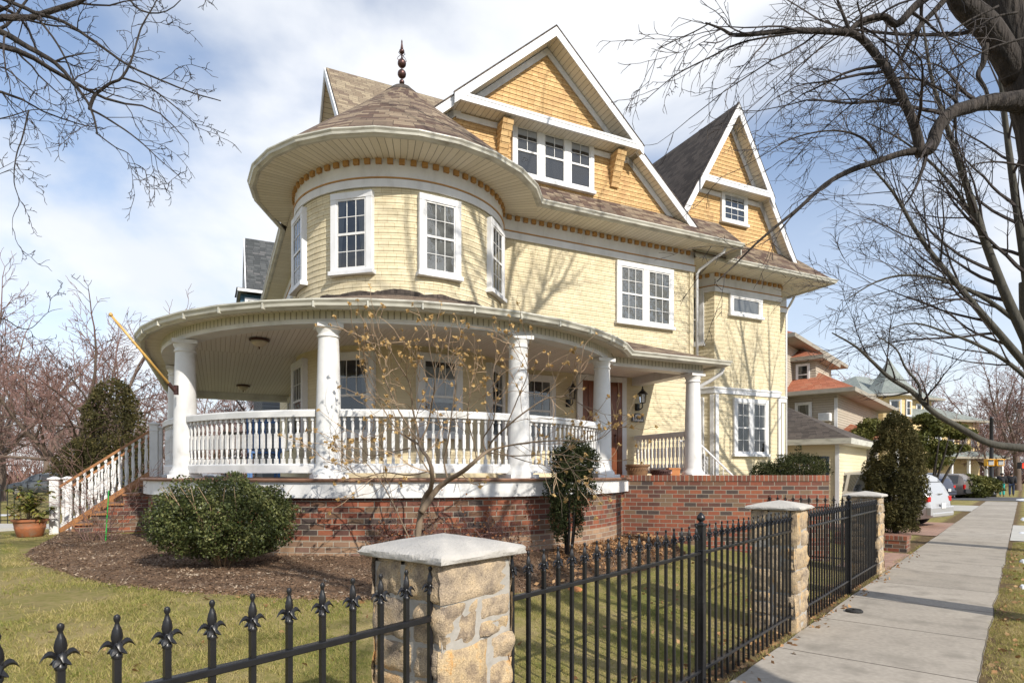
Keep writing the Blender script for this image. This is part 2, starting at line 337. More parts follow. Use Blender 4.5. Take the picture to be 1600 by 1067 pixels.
        if closed and cap and not loop:
            F.append(tuple(range(m-1, -1, -1))); U.append([prof[j] for j in range(m-1, -1, -1)])
            F.append(tuple((n-1)*m+j for j in range(m))); U.append([prof[j] for j in range(m)])
        s.add(V, F, U)
    def build(s, name, mat, parent=None, smooth=False, offset=None, extra=None):
        me = bpy.data.meshes.new(name); me.from_pydata(s.v, [], s.f)
        ul = me.uv_layers.new(name='UVMap'); flat = [c for u in s.uv for q in u for c in q]; ul.data.foreach_set('uv', flat)
        me.materials.append(mat)
        for e in (extra or []): me.materials.append(e)
        if any(s.mi): me.polygons.foreach_set('material_index', s.mi)
        if smooth: me.polygons.foreach_set('use_smooth', [True]*len(s.f))
        me.update()
        return link(name, me, parent, offset)
def world_origin(o):
    return Vector((0, 0, 0))
def link(name, me, parent=None, offset=None):
    o = bpy.data.objects.new(name, me); COL.objects.link(o)
    if parent:
        o.parent = parent
        if offset is not None: o.location = offset
        elif parent.type == 'EMPTY': o.location = -parent.location
    elif offset is not None: o.location = offset
    return o
def smooth_by_angle(o, deg=35):
    me = o.data; me.polygons.foreach_set('use_smooth', [True]*len(me.polygons))
    import bmesh
    bm = bmesh.new(); bm.from_mesh(me)
    bmesh.ops.remove_doubles(bm, verts=bm.verts, dist=1e-5)
    for e in bm.edges:
        if len(e.link_faces) == 2 and e.calc_face_angle(0) > R(deg): e.smooth = False
    bm.to_mesh(me); bm.free()
    return o
def bevel(o, w=.006, seg=2):
    b = o.modifiers.new('bevel', 'BEVEL'); b.width = w; b.segments = seg; b.limit_method = 'ANGLE'; b.angle_limit = R(40); return o
def raw(name, verts, faces, mat, parent=None, offset=None, smooth=False):
    me = bpy.data.meshes.new(name); verts = np.asarray(verts, dtype=np.float32); faces = np.asarray(faces, dtype=np.int32)
    me.vertices.add(len(verts)); me.vertices.foreach_set('co', verts.ravel())
    k = faces.shape[1]; me.loops.add(faces.size); me.loops.foreach_set('vertex_index', faces.ravel())
    me.polygons.add(len(faces)); me.polygons.foreach_set('loop_start', np.arange(0, faces.size, k, dtype=np.int32)); me.polygons.foreach_set('loop_total', np.full(len(faces), k, dtype=np.int32))
    if smooth: me.polygons.foreach_set('use_smooth', np.ones(len(faces), dtype=bool))
    me.update(calc_edges=True); me.materials.append(mat)
    return link(name, me, parent, offset)
def copy_tree(src, parent=None):
    c = src.copy(); COL.objects.link(c)
    if parent: c.parent = parent
    for ch in src.children: copy_tree(ch, c)
    return c
M['stem'] = plain('brown_stem_bark', (.17, .125, .085), .85, .35, 14, .004, 60, stretch=(1, 1, .3))
LOCAL = set()
def link(name, me, parent=None, offset=None):
    o = bpy.data.objects.new(name, me); COL.objects.link(o)
    if parent:
        o.parent = parent
        if offset is not None: o.location = offset
        elif parent.type == 'EMPTY' and parent.name not in LOCAL: o.location = -parent.location
    elif offset is not None: o.location = offset
    return o
# ================================================================ THE HOUSE
FL = 1.55          # porch floor
house = thing('victorian_house', H(3, -3, .3), 'yellow shingled corner house with a round turret, wraparound porch and honey coloured gables', 'house')
def uvp(a, r, z=0.): return H(r*math.cos(R(a)), r*math.sin(R(a)), z)
def tframe(a): return HU*math.cos(a)+HV*math.sin(a)
def saw(z0, z1, c=.105, d=.011):
    P = []; z = z0
    while z < z1-1e-4:
        z2 = min(z+c, z1); P += [(d, z), (.001, z2)]; z = z2
    return P
def arcpts(a0, a1, r, step=5.):
    n = max(2, int(abs(a1-a0)/step)+1)
    return [(r*math.cos(R(a0+(a1-a0)*i/n)), r*math.sin(R(a0+(a1-a0)*i/n))) for i in range(n+1)]
def W2(pts): return [H(u, v) for u, v in pts][::-1]
TR = 2.07; FV = .73
AJ = math.degrees(math.asin(FV/TR))           # where the turret meets the front wall
turret_arc = arcpts(215, AJ-2, TR, 3)
facade = [(1.9, FV), (7.15, FV), (7.15, -6)]
leftwall = [(-1.6, -9), (-1.6, -1.2)]
bay = [(7.2, -1.0), (7.85, -.95), (8.43, .15), (10.87, .15), (11.5, -.6), (11.95, -.6), (11.95, -8)]
Z2, Z3 = 4.55, 7.08
# walls: upper floor in shingles, lower floor in boards
def wall(name, pts, z0, z1, mat, d=.011):
    m = MB(); m.sweep(W2(pts), saw(z0, z1, .105, d)); return m.build(name, mat, house)
wall('turret_wall', turret_arc, 3.3, 6.62, M['yshingle'])
wall('turret_wall', turret_arc, FL-.02, 3.95, M['yclap'])
wall('front_wall', facade, 3.95, 6.62, M['yshingle'])
wall('front_wall', facade, FL-.02, 3.95, M['yclap'])
wall('side_wall', leftwall, 3.95, 6.62, M['yshingle'])
wall('side_wall', leftwall, FL-.02, 3.95, M['yclap'])
wall('bay_wall', bay, 3.93, 6.62, M['yshingle'])
wall('bay_wall', bay, .25, 3.75, M['yclap'])
# friezes, mouldings, dentils
FRZ = {}
fr = [(.02, 6.60), (.05, 6.60), (.05, 6.74), (.035, 6.745), (.035, 7.09)]
for nm, pts in (('turret_frieze', turret_arc), ('front_frieze', facade), ('side_frieze', leftwall), ('bay_frieze', bay)):
    dz = -.15 if nm == 'bay_frieze' else 0
    m = MB(); m.sweep(W2(pts), [(a_, b_+dz) for a_, b_ in fr]); o = FRZ[nm] = m.build(nm, M['trim'], house)
    m = MB(); m.sweep(W2(pts), [(.03, 6.745+dz), (.06, 6.745+dz), (.07, 6.765+dz), (.03, 6.775+dz)]); m.build('moulding', M['ochre'], o)
def dentils(pts, parent, spacing=.195, z=7.035):
    rest = .1
    for i in range(len(pts)-1):
        a, b = H(*pts[i]), H(*pts[i+1]); Lg = (b-a).length; d = (b-a).normalized(); nrm = Vector((d.y, -d.x, 0)); s = rest
        while s < Lg:
            m = MB(); m.box(a+d*s+nrm*.055+UP*z, .10, .06, .088, d, nrm); m.build('dentil', M['ochre'], parent); s += spacing
        rest = s-Lg
    return None
dentils(arcpts(200, AJ-1, TR, 1.5), FRZ['turret_frieze']); dentils([(2.0, FV), (7.15, FV)], FRZ['front_frieze']); dentils([(7.85, -.95), (8.43, .15), (10.87, .15), (11.5, -.6)], FRZ['bay_frieze'], z=6.885)
for a, b in (((7.15, FV), 4.0),):
    m = MB(); m.box(H(a[0]-.05, a[1]+.01, 5.1), .12, .05, 3.05, HU, HV); m.build('corner_board', M['yclap'], house)
# bay trim: band between the floors and corner boards below
m = MB(); m.sweep(W2(bay), [(.0, 3.76), (.035, 3.76), (.035, 3.87), (.055, 3.885), (.055, 3.91), (.0, 3.945)]); m.build('belt_trim', M['trim'], house)
for (u, v), w in (((8.43, .15), .11), ((10.87, .15), .09), ((11.88, -.6), .09)):
    m = MB(); m.box(H(u+(.06 if u < 9 else -.06), v+.02, 2.1), w, .06, 3.26, HU, HV)
    if u < 9: m.box(H(u, v, 2.1)-(HU*.468+HV*.887)*.06, w*.9, .06, 3.26, (HU*.468+HV*.887), (HV*.468-HU*.887))
    m.build('corner_board', M['trim'], house)
# ---- windows
def window(cen, right, out, w, h, n=1, proud=0., grid=((3, 2), (3, 2)), cas=.115, sill=True, back=.02, cover='drapes', seed=0, single=False, label=None, parent=house, deep=.03, head=.0):
    """cen: middle of the sill line on the wall; w, h outer size of the casing"""
    rg = random.Random(seed); right = right.normalized(); out = out.normalized()
    P = lambda x, y, o: Vector(cen)+right*x+UP*y+out*o
    f = MB()
    def bar(x0, x1, y0, y1, o0, o1): f.box(P((x0+x1)/2, (y0+y1)/2, (o0+o1)/2), x1-x0, o1-o0, y1-y0, right, out)
    bar(-w/2, -w/2+cas, 0, h-cas, -deep, .062); bar(w/2-cas, w/2, 0, h-cas, -deep, .062)
    bar(-w/2-head, w/2+head, h-cas, h, -deep, .066)
    if sill: bar(-w/2-.03, w/2+.03, -.045, .03, -deep, .10)
    bar(-w/2+cas, w/2-cas, .0, .06, -deep, .055)
    mull = .15 if n > 1 else 0; iw = (w-2*cas-mull*(n-1))/n
    for k in range(n-1):
        x = -w/2+cas+iw*(k+1)+mull*k; bar(x, x+mull, .06, h-cas, -deep, .060)
    win = f.build('window', M['trim'], parent); bevel(win, .004, 1)
    if label: win['label'] = label
    y0, y1 = .06, h-cas
    for k in range(n):
        xa = -w/2+cas+k*(iw+mull); xb = xa+iw; ym = (y0+y1)/2
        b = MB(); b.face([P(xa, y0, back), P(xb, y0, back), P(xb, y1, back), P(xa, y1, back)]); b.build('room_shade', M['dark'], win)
        if cover:
            c = MB(); col = M['curtain']
            if cover == 'blind': spans = [(xa+.01, xb-.01, (y0+y1)/2-.1, y1-.12)]; col = M['sheet']
            elif cover == 'sheer': spans = [(xa+.01, xb-.01, y0+.02, y1-.01)]
            else: spans = [(xa+.01, xa+iw*rg.uniform(.22, .36), y0+.02, y1-.01), (xb-iw*rg.uniform(.22, .36), xb-.01, y0+.02, y1-.01)]
            for (p, q, r0, r1) in spans:
                ns = 14; pin = (p-xa < .05 and q < xb-.05)
                for i in range(ns):
                    def X(t, yy):
                        x = p+(q-p)*t
                        if cover == 'drapes':
                            g = .35+.65*yy if pin else 1
                            x = p+(q-p)*t*g if pin else q-(q-p)*(1-t)*(.35+.65*yy)
                        return x
                    t0, t1 = i/ns, (i+1)/ns; o0, o1 = back+.006+.005*(i % 2), back+.006+.005*((i+1) % 2)
                    for (ya, yb) in ((0, .5), (.5, 1)):
                        c.face([P(X(t0, ya), r0+(r1-r0)*ya, o0), P(X(t1, ya), r0+(r1-r0)*ya, o1), P(X(t1, yb), r0+(r1-r0)*yb, o1), P(X(t0, yb), r0+(r1-r0)*yb, o0)])
            c.build('curtain', col, win)
        g = MB(); g.face([P(xa, y0, back+.016), P(xb, y0, back+.016), P(xb, y1, back+.016), P(xa, y1, back+.016)]); g.build('pane', M['glass'], win)
        s = MB()
        def sb(x0, x1, z0, z1, o0, o1): s.box(P((x0+x1)/2, (z0+z1)/2, (o0+o1)/2), x1-x0, o1-o0, z1-z0, right, out)
        e = .028
        sb(xa, xa+e, y0, y1, back, back+.030); sb(xb-e, xb, y0, y1, back, back+.030)
        sb(xa+e, xb-e, y1-e, y1, back, back+.030); sb(xa+e, xb-e, y0, y0+e*1.3, back, back+.028)
        if not single:
            sb(xa+e, xb-e, ym-.02, ym+.02, back, back+.032)
            for half, (gx, gy) in enumerate((grid[1], grid[0])):
                za, zb = (y0+e, ym-.02) if half == 0 else (ym+.02, y1-e)
                for i in range(1, gx): x = xa+e+(iw-2*e)*i/gx; sb(x-.006, x+.006, za, zb, back+.010, back+.024)
                for j in range(1, gy): z = za+(zb-za)*j/gy; sb(xa+e, xb-e, z-.006, z+.006, back+.0095, back+.0235)
        s.build('sash', M['white'], win)
    return win
for a in (172.8, 129.8, 86.8, 43.8):
    d = tframe(R(a)); rt = UP.cross(d)
    window(HC+d*(TR+.002)+UP*5.13, rt, d, .80, 1.40, deep=.09, seed=int(a), cover='drapes' if a > 100 else 'sheer')
    window(HC+d*(TR+.002)+UP*2.28, rt, d, .86, 1.46, deep=.09, seed=int(a)+1, grid=((3, 2), (1, 1)), cover='blind' if a == 86.8 else 'drapes')
FO = HV
window(H(5.685, FV+.012, 5.13), HU, FO, 1.66, 1.42, n=2, grid=((3, 2), (3, 2)), seed=3, cover='sheer')
window(H(2.8, FV+.012, 2.25), HU, FO, .86, 1.5, seed=5, grid=((3, 2), (1, 1)))
window(H(9.53, .15+.012, 5.90), HU, FO, 1.20, .58, single=True, cover='sheer', seed=6)
window(H(9.715, .15+.012, 2.13), HU, FO, 1.28, 1.53, n=2, grid=((2, 2), (2, 2)), seed=7)
cd = (HU*.468+HV*.887).normalized(); cn = (HV*.468-HU*.887).normalized()
window(H(8.15, -.38, 5.08)+cn*.012, cd, cn, .66, 1.42, seed=8); window(H(8.15, -.38, 2.13)+cn*.012, cd, cn, .66, 1.53, seed=9)
for v in (-3.2, -5.6):
    window(H(-1.6-.012, v, 5.13), HV, -HU, .86, 1.4, seed=11); window(H(-1.6-.012, v, 2.3), HV, -HU, .9, 1.45, seed=12)
# ---- front door
m = MB()
for (x0, x1, z0, z1, o) in ((3.78, 3.92, FL, 3.72, .05), (5.0, 5.12, FL, 3.72, .05), (3.78, 5.12, 3.72, 3.84, .06)): m.box(H((x0+x1)/2, FV+.02+o/2, (z0+z1)/2), x1-x0, o, z1-z0, HU, HV)
door_case = m.build('door_surround', M['trim'], house)
m = MB()
m.box(H(4.46, FV+.02, 2.63), 1.08, .03, 2.18, HU, HV)
for x in (3.99, 4.93): m.box(H(x, FV+.045, 2.63), .13, .05, 2.18, HU, HV)
door = m.build('door', M['doorwood'], house)
m = MB(); m.box(H(4.46, FV+.055, 2.6), .78, .03, 2.08, HU, HV)
for x in (4.22, 4.70): m.box(H(x, FV+.075, 1.95), .26, .015, .5, HU, HV)
leaf = m.build('door_leaf', M['doorwood'], door)
m = MB(); pts = [H(4.46+.2*math.cos(R(a)), FV+.074, 2.85+.5*math.sin(R(a))) for a in range(0, 360, 15)]; m.face(pts[::-1]); m.build('oval_glass', M['glass'], door)
m = MB(); m.tube([H(4.80, FV+.07, 2.5), H(4.80, FV+.12, 2.5)], .02, 8); m.box(H(4.80, FV+.075, 2.42), .04, .012, .2, HU, HV); m.build('handle', M['bronze'], door)
# ---- eaves: gutter, soffit
eave = [(-2.1, -9), (-2.1, -2.2)]+arcpts(225, 30.7, 2.84, 14)[1:]+[(8.05, 1.45)]
eave2 = [(8.07, .92), (12.02, .92), (12.02, -6)]
gut = [(-.03, 7.075), (.03, 7.065), (.05, 7.08), (.085, 7.10), (.095, 7.135), (.12, 7.165), (.12, 7.185), (.10, 7.185), (.08, 7.13), (-.02, 7.12), (-.03, 7.13)]
m = MB(); m.sweep(W2(eave), gut, closed=True); m.build('gutter', M['cream'], house)
m = MB(); m.sweep(W2(eave2), [(o, z-.17) for o, z in gut], closed=True); m.build('gutter', M['cream'], house)
m = MB(); n = 60
for i in range(n):
    a0, a1 = 228-(228-12)*i/n, 228-(228-12)*(i+1)/n
    q = lambda r, a: uvp(a, r, 7.085)
    m.face([q(2.0, a0), q(2.0, a1), q(2.82, a1), q(2.82, a0)], uv=[(a0*.042, 2.0), (a1*.042, 2.0), (a1*.042, 2.82), (a0*.042, 2.82)])
m.build('soffit', M['soffit'], house)
m = MB()
def flat(pts, z):   # boards run across the eave
    m.face([H(u, v, z) for u, v in pts], uv=[(u, v) for u, v in pts])
flat([(1.2, .6), (1.2, 1.42), (8.03, 1.42), (8.03, .6)], 7.089); flat([(7.05, -1.2), (7.16, .9), (12.0, .9), (12.0, -1.2)], 6.935)
m.face([H(u, v, 7.066) for u, v in [(-2.08, -9), (-1.5, -9), (-1.5, -1), (-2.08, -1)]], uv=[(-9, 0), (-9, .6), (-1, .6), (-1, 0)])
flat([(11.8, -6), (11.8, -1.201), (12.0, -1.201), (12.0, -6)], 6.934)
m.build('soffit', M['soffit'], house)
m = MB(); m.box(H(7.58, .905, 7.01), .96, .03, .16, HU, HV); m.box(H(8.055, 1.18, 7.02), .03, .52, .14, HU, HV); m.build('eave_return', M['cream'], house)
m = MB(); m.box(H(-2.9, -6.28, 3.77), 2.6, .25, .18, HU, HV); m.build('beam', M['trim'], house)
# ---- turret roof and its finial
prof = [(2.93, 7.16), (2.45, 7.60), (1.95, 8.04), (1.45, 8.47), (1.0, 8.86), (.66, 9.17), (.40, 9.41), (.2, 9.6), (.05, 9.69)]
m = MB(); m.lathe(prof[:7], HC, 26, frame=tframe, uvr=1.6); cone = m.build('turret_roof', M['roof'], house)
m = MB(); m.lathe([(r+.012, z) for r, z in prof[6:]], HC, 16, frame=tframe, uvr=.6); m.build('roof_cap', M['roofd'], cone)
fin = MB(); ct = HC
def ball(m, c, r, n=12): m.lathe([(r*math.sin(R(a))+.0001, -r*math.cos(R(a))) for a in range(0, 181, 20)], c, n)
for z, r in ((9.76, .055), (9.93, .09), (10.15, .09), (10.40, .055), (10.47, .03)): ball(fin, ct+UP*z, r)
fin.tube([ct+UP*9.66, ct+UP*10.62], .016, 6)
fin.lathe([(.03, 10.46), (.022, 10.52), (.001, 10.66)], ct, 8)
for a in (0, 90, 180, 270):
    d = HU*math.cos(R(a))+HV*math.sin(R(a))
    fin.tube([ct+UP*(10.2)+d*.03, ct+UP*10.22+d*.10, ct+UP*10.27+d*.075, ct+UP*10.32+d*.025, ct+UP*10.36+d*.07, ct+UP*10.39+d*.05], .007, 4)
o = fin.build('finial', M['bronze'], house, smooth=False); smooth_by_angle(o, 50)
# ---- skirt roofs above the front eave
def plane_roof(name, quads, mat):
    m = MB()
    for q in quads: m.face([H(*p) for p in q])
    return m.build(name, mat, house)
plane_roof('skirt_roof', [[(1.3, 1.49, 7.15), (8.2, 1.49, 7.15), (8.2, .55, 8.06), (1.3, .55, 8.06)]], M['roof'])
plane_roof('skirt_roof', [[(7.0, .98, 7.0), (12.1, .98, 7.0), (11.2, -.1, 8.05), (7.0, -.1, 8.05)], [(12.1, .98, 7.0), (12.1, -6, 7.0), (11.2, -6, 8.05), (11.2, -.1, 8.05)]], M['roof'])
plane_roof('side_roof', [[(-2.2, -9, 7.14), (-2.2, -1.5, 7.14), (.6, -1.5, 9.6), (.6, -9, 9.6)]], M['roof'])
# ---- main gable (looks over the front)
def gable_wall(name, cu, v, zb, apex, slope, mat, hw_max=9, z_top=None):
    m = MB(); z = zb
    while z < apex-.02:
        z2 = min(z+.105, apex); a0 = min(hw_max, (apex-z)/slope); a1 = min(hw_max, (apex-z2)/slope)
        uv = [(cu-a0, z), (cu+a0, z), (cu+a1, z2), (cu-a1, z2)]
        m.face([H(cu-a0, v+.015, z), H(cu+a0, v+.015, z), H(cu+a1, v+.001, z2), H(cu-a1, v+.001, z2)], uv=uv)
        m.face([H(cu-a0, v, z), H(cu+a0, v, z), H(cu+a0, v+.015, z), H(cu-a0, v+.015, z)], uv=[(cu-a0, z), (cu+a0, z), (cu+a0, z+.015), (cu-a0, z+.015)])
        z = z2
    return m.build(name, mat, house)
def gable(cu, v, apex, slope, zb, zc, ov_up, ov_lo, hwb, depth, roofmat, kick=.25):
    """cu centre, v wall plane, zc cornice height, ov_* how far the rakes stand out, hwb half width at the foot"""
    gable_wall('gable_wall', cu, v, zb, apex-.12, slope, M['oshingle'])
    ca = math.atan(slope); th = .10
    hz = lambda hw: apex-hw*slope
    hc = (apex-zc)/slope
    for sgn in (-1, 1):
        # roof slab: shingles on top
        def pt(hw, vv, dz=0): return H(cu+sgn*hw, vv, hz(hw)+dz)
        m = MB()
        q = [pt(0, v+ov_up, .10), pt(hc+.10, v+ov_up, .10), pt(hc+.10, v-depth, .10), pt(0, v-depth, .10)]
        m.face(q if sgn < 0 else q[::-1])
        q = [pt(hc+.10, v+ov_lo, .095), pt(hwb, v+ov_lo, .095), pt(hwb, v-depth, .095), pt(hc+.10, v-depth, .095)]
        m.face(q if sgn < 0 else q[::-1])
        # black drip edge
        for a, b, ov in ((0, hc+.12, ov_up), (hc+.1, hwb, ov_lo)):
            m.face([pt(a, v+ov+.035, .115), pt(b, v+ov+.035, .115), pt(b, v+ov+.035, .075), pt(a, v+ov+.035, .075)]); m.face([pt(a, v+ov-.05, .116), pt(b, v+ov-.05, .116), pt(b, v+ov+.035, .116), pt(a, v+ov+.035, .116)])
        m.build('gable_roof', roofmat, house)
        # rake boards and rake soffits
        m = MB(); dn = .15/math.cos(ca)
        for a, b, ov in ((0, hc+.10, ov_up), (hc-.02, hwb, ov_lo)):
            poly = [pt(a, v+ov, .075), pt(b, v+ov, .075), pt(b, v+ov, .075-dn), pt(a, v+ov, .075-dn)]
            m.prism(poly if sgn > 0 else poly[::-1], HV*.03)
            # inner trim board against the wall
            poly = [pt(a, v+.02, -.12), pt(b, v+.02, -.12), pt(b, v+.02, -.12-dn*.8), pt(a, v+.02, -.12-dn*.8)]
            m.prism(poly if sgn > 0 else poly[::-1], HV*.025)
        m.build('rake_board', M['trim'], house)
        m = MB()
        for a, b, ov in ((0, hc+.08, ov_up), (hc-.02, hwb, ov_lo)):
            lg0, lg1 = a/math.cos(ca), b/math.cos(ca)
            m.face([pt(a, v, -.10), pt(b, v, -.10), pt(b, v+ov, -.10), pt(a, v+ov, -.10)], uv=[(lg0, 0), (lg1, 0), (lg1, ov), (lg0, ov)])
        m.build('rake_soffit', M['soffit'], house)
    # pent roof and boxed cornice across the gable
    m = MB(); e = hc+.02
    m.face([H(cu-e, v+ov_up+.02, zc+.03), H(cu+e, v+ov_up+.02, zc+.03), H(cu+e-.30, v+.0, zc+.24), H(cu-e+.30, v+.0, zc+.24)]); m.build('pent_roof', M['roofd'] if roofmat is M['roofd'] else M['roof'], house)
    m = MB()
    m.box(H(cu, v+ov_up+.0, zc-.05), 2*e, .05, .12, HU, HV); m.box(H(cu, v+ov_up-.01, zc+.02), 2*e+.04, .09, .05, HU, HV)
    for sgn in (-1, 1): m.box(H(cu+sgn*(e-.03), v+(ov_up-.05)/2, zc-.048), .05, ov_up-.05, .115, HU, HV)
    m.box(H(cu, v+.03, zc-.19), 2*e-.2, .03, .12, HU, HV)
    m.build('cornice', M['trim'], house)
    m = MB(); m.face([H(cu-e, v+ov_up, zc-.10), H(cu-e, v, zc-.10), H(cu+e, v, zc-.10), H(cu+e, v+ov_up, zc-.10)], uv=[(-e, 0), (-e, .6), (e, .6), (e, 0)]); m.build('soffit', M['soffit'], house)
gable(3.03, FV, 11.03, .88, 7.6, 9.10, .42, .28, 4.25, 5.5, M['roofd'])
gable(8.97, .1, 11.33, 1.71, 7.6, 9.25, .36, .30, 2.42, 6, M['roofd'])
window(H(3.2, FV+.014, 7.97), HU, FO, 2.05, 1.14, n=3, grid=((2, 2), (1, 1)), cas=.10, seed=20, cover=None)
window(H(9.15, .1+.014, 8.38), HU, FO, .94, .84, grid=((3, 2), (3, 2)), cas=.10, seed=21, cover=None)
# shingled brackets under the cornice
for u in (1.95, 4.80):
    m = MB(); z = 8.22; top = 8.94
    while z < top-1e-4:
        z2 = min(z+.105, top); t0, t1 = (z-8.22)/.72, (z2-8.22)/.72
        o0, o1 = .05+.31*t0**1.2, .05+.31*t1**1.2; w0, w1 = .095+.02*t0, .095+.02*t1
        a = [(-w0-.012, o0+.012), (w0+.012, o0+.012)]; b = [(-w1, o1), (w1, o1)]
        m.face([H(u+a[0][0], FV+a[0][1], z), H(u+a[1][0], FV+a[1][1], z), H(u+b[1][0], FV+b[1][1], z2), H(u+b[0][0], FV+b[0][1], z2)], uv=[(0, z), (.15, z), (.15, z2), (0, z2)])
        for sg in (-1, 1):
            q = [H(u+sg*(w0+.012), FV, z), H(u+sg*(w0+.012), FV+o0+.012, z), H(u+sg*w1, FV+o1, z2), H(u+sg*w1, FV, z2)]
            m.face(q if sg < 0 else q[::-1], uv=[(0, z), (o0, z), (o1, z2), (0, z2)])
        m.face([H(u-w0-.012, FV, z), H(u+w0+.012, FV, z), H(u+w0+.012, FV+o0+.012, z), H(u-w0-.012, FV+o0+.012, z)])
        z = z2
    m.build('bracket', M['oshingle'], house)
# ---- left cross gable with its ridge along the front
m = MB(); rv, rz, sl = -2.1, 10.98, 1.17
for sg in (-1, 1):
    hw = 3.0; q = [H(-1.2, rv, rz), H(-1.2, rv+sg*hw, rz-hw*sl), H(5.0, rv+sg*hw, rz-hw*sl), H(5.0, rv, rz)]
    m.face(q if sg > 0 else q[::-1])
m.build('cross_roof', M['roofl'], house)
m = MB()
for sg in (-1, 1):
    q = [H(-1.22, rv, rz-.02), H(-1.22, rv+sg*2.9, rz-.02-2.9*sl), H(-1.22, rv+sg*2.9, rz-.22-2.9*sl), H(-1.22, rv, rz-.22)]
    m.prism(q, -HU*.03)
m.build('rake_board', M['trim'], house)
m = MB()
for sg in (-1, 1):
    q = [H(-1.2, rv, rz-.12), H(-1.2, rv+sg*2.8, rz-.12-2.8*sl), H(-.72, rv+sg*2.8, rz-.12-2.8*sl), H(-.72, rv, rz-.12)]
    m.face(q, uv=[(0, 0), (4.3, 0), (4.3, .48), (0, .48)])
m.build('rake_soffit', M['soffit'], house)
m = MB(); z = 7.4
while z < 10.9:
    a0, a1 = (10.92-z)/sl, (10.92-min(z+.105, 10.9))/sl
    m.face([H(-.74, rv+a0, z), H(-.74, rv-a0, z), H(-.725, rv-a1, z+.105), H(-.725, rv+a1, z+.105)], uv=[(a0, z), (-a0, z), (-a1, z+.105), (a1, z+.105)]); z += .105
m.build('gable_wall', M['oshingle'], house)
m = MB(); m.box(H(-1.0, -.15, 8.72), .5, .5, .06, HU, HV); m.box(H(-1.0, .02, 8.62), .5, .04, .16, HU, HV); m.build('cornice', M['trim'], house)
# ---- porch: outline helper
def porch(off, back=-6.4, uend=5.95, step=5., vf=3.12):
    """outline of the porch at radius 4.70+off"""
    r = 4.70+off; v1 = vf+off; a1 = math.degrees(math.asin(v1/r))
    return [(-r, back), (-r, -.4)]+arcpts(180, a1, r, step)+[(uend+off, v1), (uend+off, FV)]
m = MB(); m.sweep(W2(porch(-.16)), [(0, -.1), (0, .72)], zuv=True); m.build('foundation', M['brickt'], house)
m = MB(); m.sweep(W2(porch(-.16)), [(.002, .72), (.002, 1.30)], zuv=True); m.build('foundation', M['brick'], house)
m = MB(); m.sweep(W2(porch(-.08)), [(-.05, 1.285), (0, 1.285), (0, 1.50), (-.05, 1.50)]); m.build('skirt_board', M['white'], house)
m = MB(); ol = porch(-.04)
m.face([H(u, v, FL-.006) for u, v in ol[::-1]]+[H(-1.0, FV, FL-.006), H(-1.0, -6.4, FL-.006)][::1], uv=None)
m.sweep(W2(ol), [(-.1, 1.50), (0, 1.50), (.012, 1.525), (0, FL-.006)]); m.build('porch_floor', M['porchfloor'], house)
m = MB(); cl = porch(-.3)
m.face([H(u, v, 3.86) for u, v in cl]+[H(-1.0, FV, 3.86), H(-1.0, -6.4, 3.86)], uv=[(u+v*.001, v) for u, v in cl]+[(-1, FV), (-1, -6.4)]); m.build('porch_ceiling', M['porchceil'], house)
m = MB(); m.sweep(W2(porch(-.35)), [(-.28, 3.68), (0, 3.68), (0, 3.70), (.01, 3.72), (.01, 3.74)]); m.sweep(W2(porch(-.35)), [(-.28, 3.86), (-.28, 3.68)]); beam = m.build('beam', M['trim'], house)
m = MB(); m.sweep(W2(porch(-.35)), [(.005, 3.74), (.005, 3.85)]); m.build('fluted_frieze', M['flute'], house)
m = MB()
po, pi = porch(-.02, step=5), porch(-.36, step=5)
ln = 0
for i in range(len(po)-1):
    l2 = ln+(H(*po[i+1])-H(*po[i])).length
    m.face([H(*pi[i], 3.845), H(*pi[i+1], 3.845), H(*po[i+1], 3.845), H(*po[i], 3.845)], uv=[(ln, 0), (l2, 0), (l2, .34), (ln, .34)]); ln = l2
m.build('soffit', M['soffit'], house)
pg = [(o-.06, z-3.275) for o, z in gut]
m = MB(); m.sweep(W2(porch(0, step=9)), pg, closed=True); pgut = m.build('gutter', M['cream'], house)
# seams where lengths of gutter are joined
for path, par, dz in ((porch(0, step=9), pgut, -3.275),):
    for i in range(2, len(path)-3):
        m = MB(); a = H(*path[i]); d = (H(*path[i+1])-H(*path[i-1])).normalized(); nn = Vector((d.y, -d.x, 0)); m.box(a+nn*.0+UP*3.848, .022, .100, .10, d, nn); m.build('gutter_joint', M['cream'], par)
m = MB(); ro = porch(.02, step=5); ri = []
for u, v in ro:
    if v <= -.3: ri.append((-1.65, v))
    elif math.hypot(u, v) < 4.9 and not (abs(v-3.14) < .02):
        a = math.atan2(v, u); ru, rv_ = TR*math.cos(a), TR*math.sin(a)
        if ru > 1.9: ru, rv_ = 1.94+(u-3.0)*.9 if u > 3 else 1.94, FV
        if u < 0 and rv_ < 0: ru = -TR
        ri.append((ru, rv_))
    else: ri.append((min(4.75, max(1.94, u)), FV))
ri[-1] = (4.9, FV-.01)
for i in range(len(ro)-1):
    a, b, c, d = H(*ro[i], 3.90), H(*ro[i+1], 3.90), H(*ri[i+1], 4.73), H(*ri[i], 4.73)
    m.face([a, b, c, d])
m.build('porch_roof', M['roof'], house)
m = MB()   # torn flashing where the porch roof meets the turret
rg = random.Random(4)
pa = [(a, 4.79+.028*math.sin(a*.31)*(rg.random()*.6+.4)+(.03 if 95 < a < 118 else 0)) for a in np.arange(58, 150, 1.6)]
for (a0, z0), (a1, z1) in zip(pa, pa[1:]): m.face([uvp(a1, TR+.022, 4.60), uvp(a0, TR+.022, 4.60), uvp(a0, TR+.022, z0), uvp(a1, TR+.022, z1)])
m.build('flashing', M['roofd'], house)
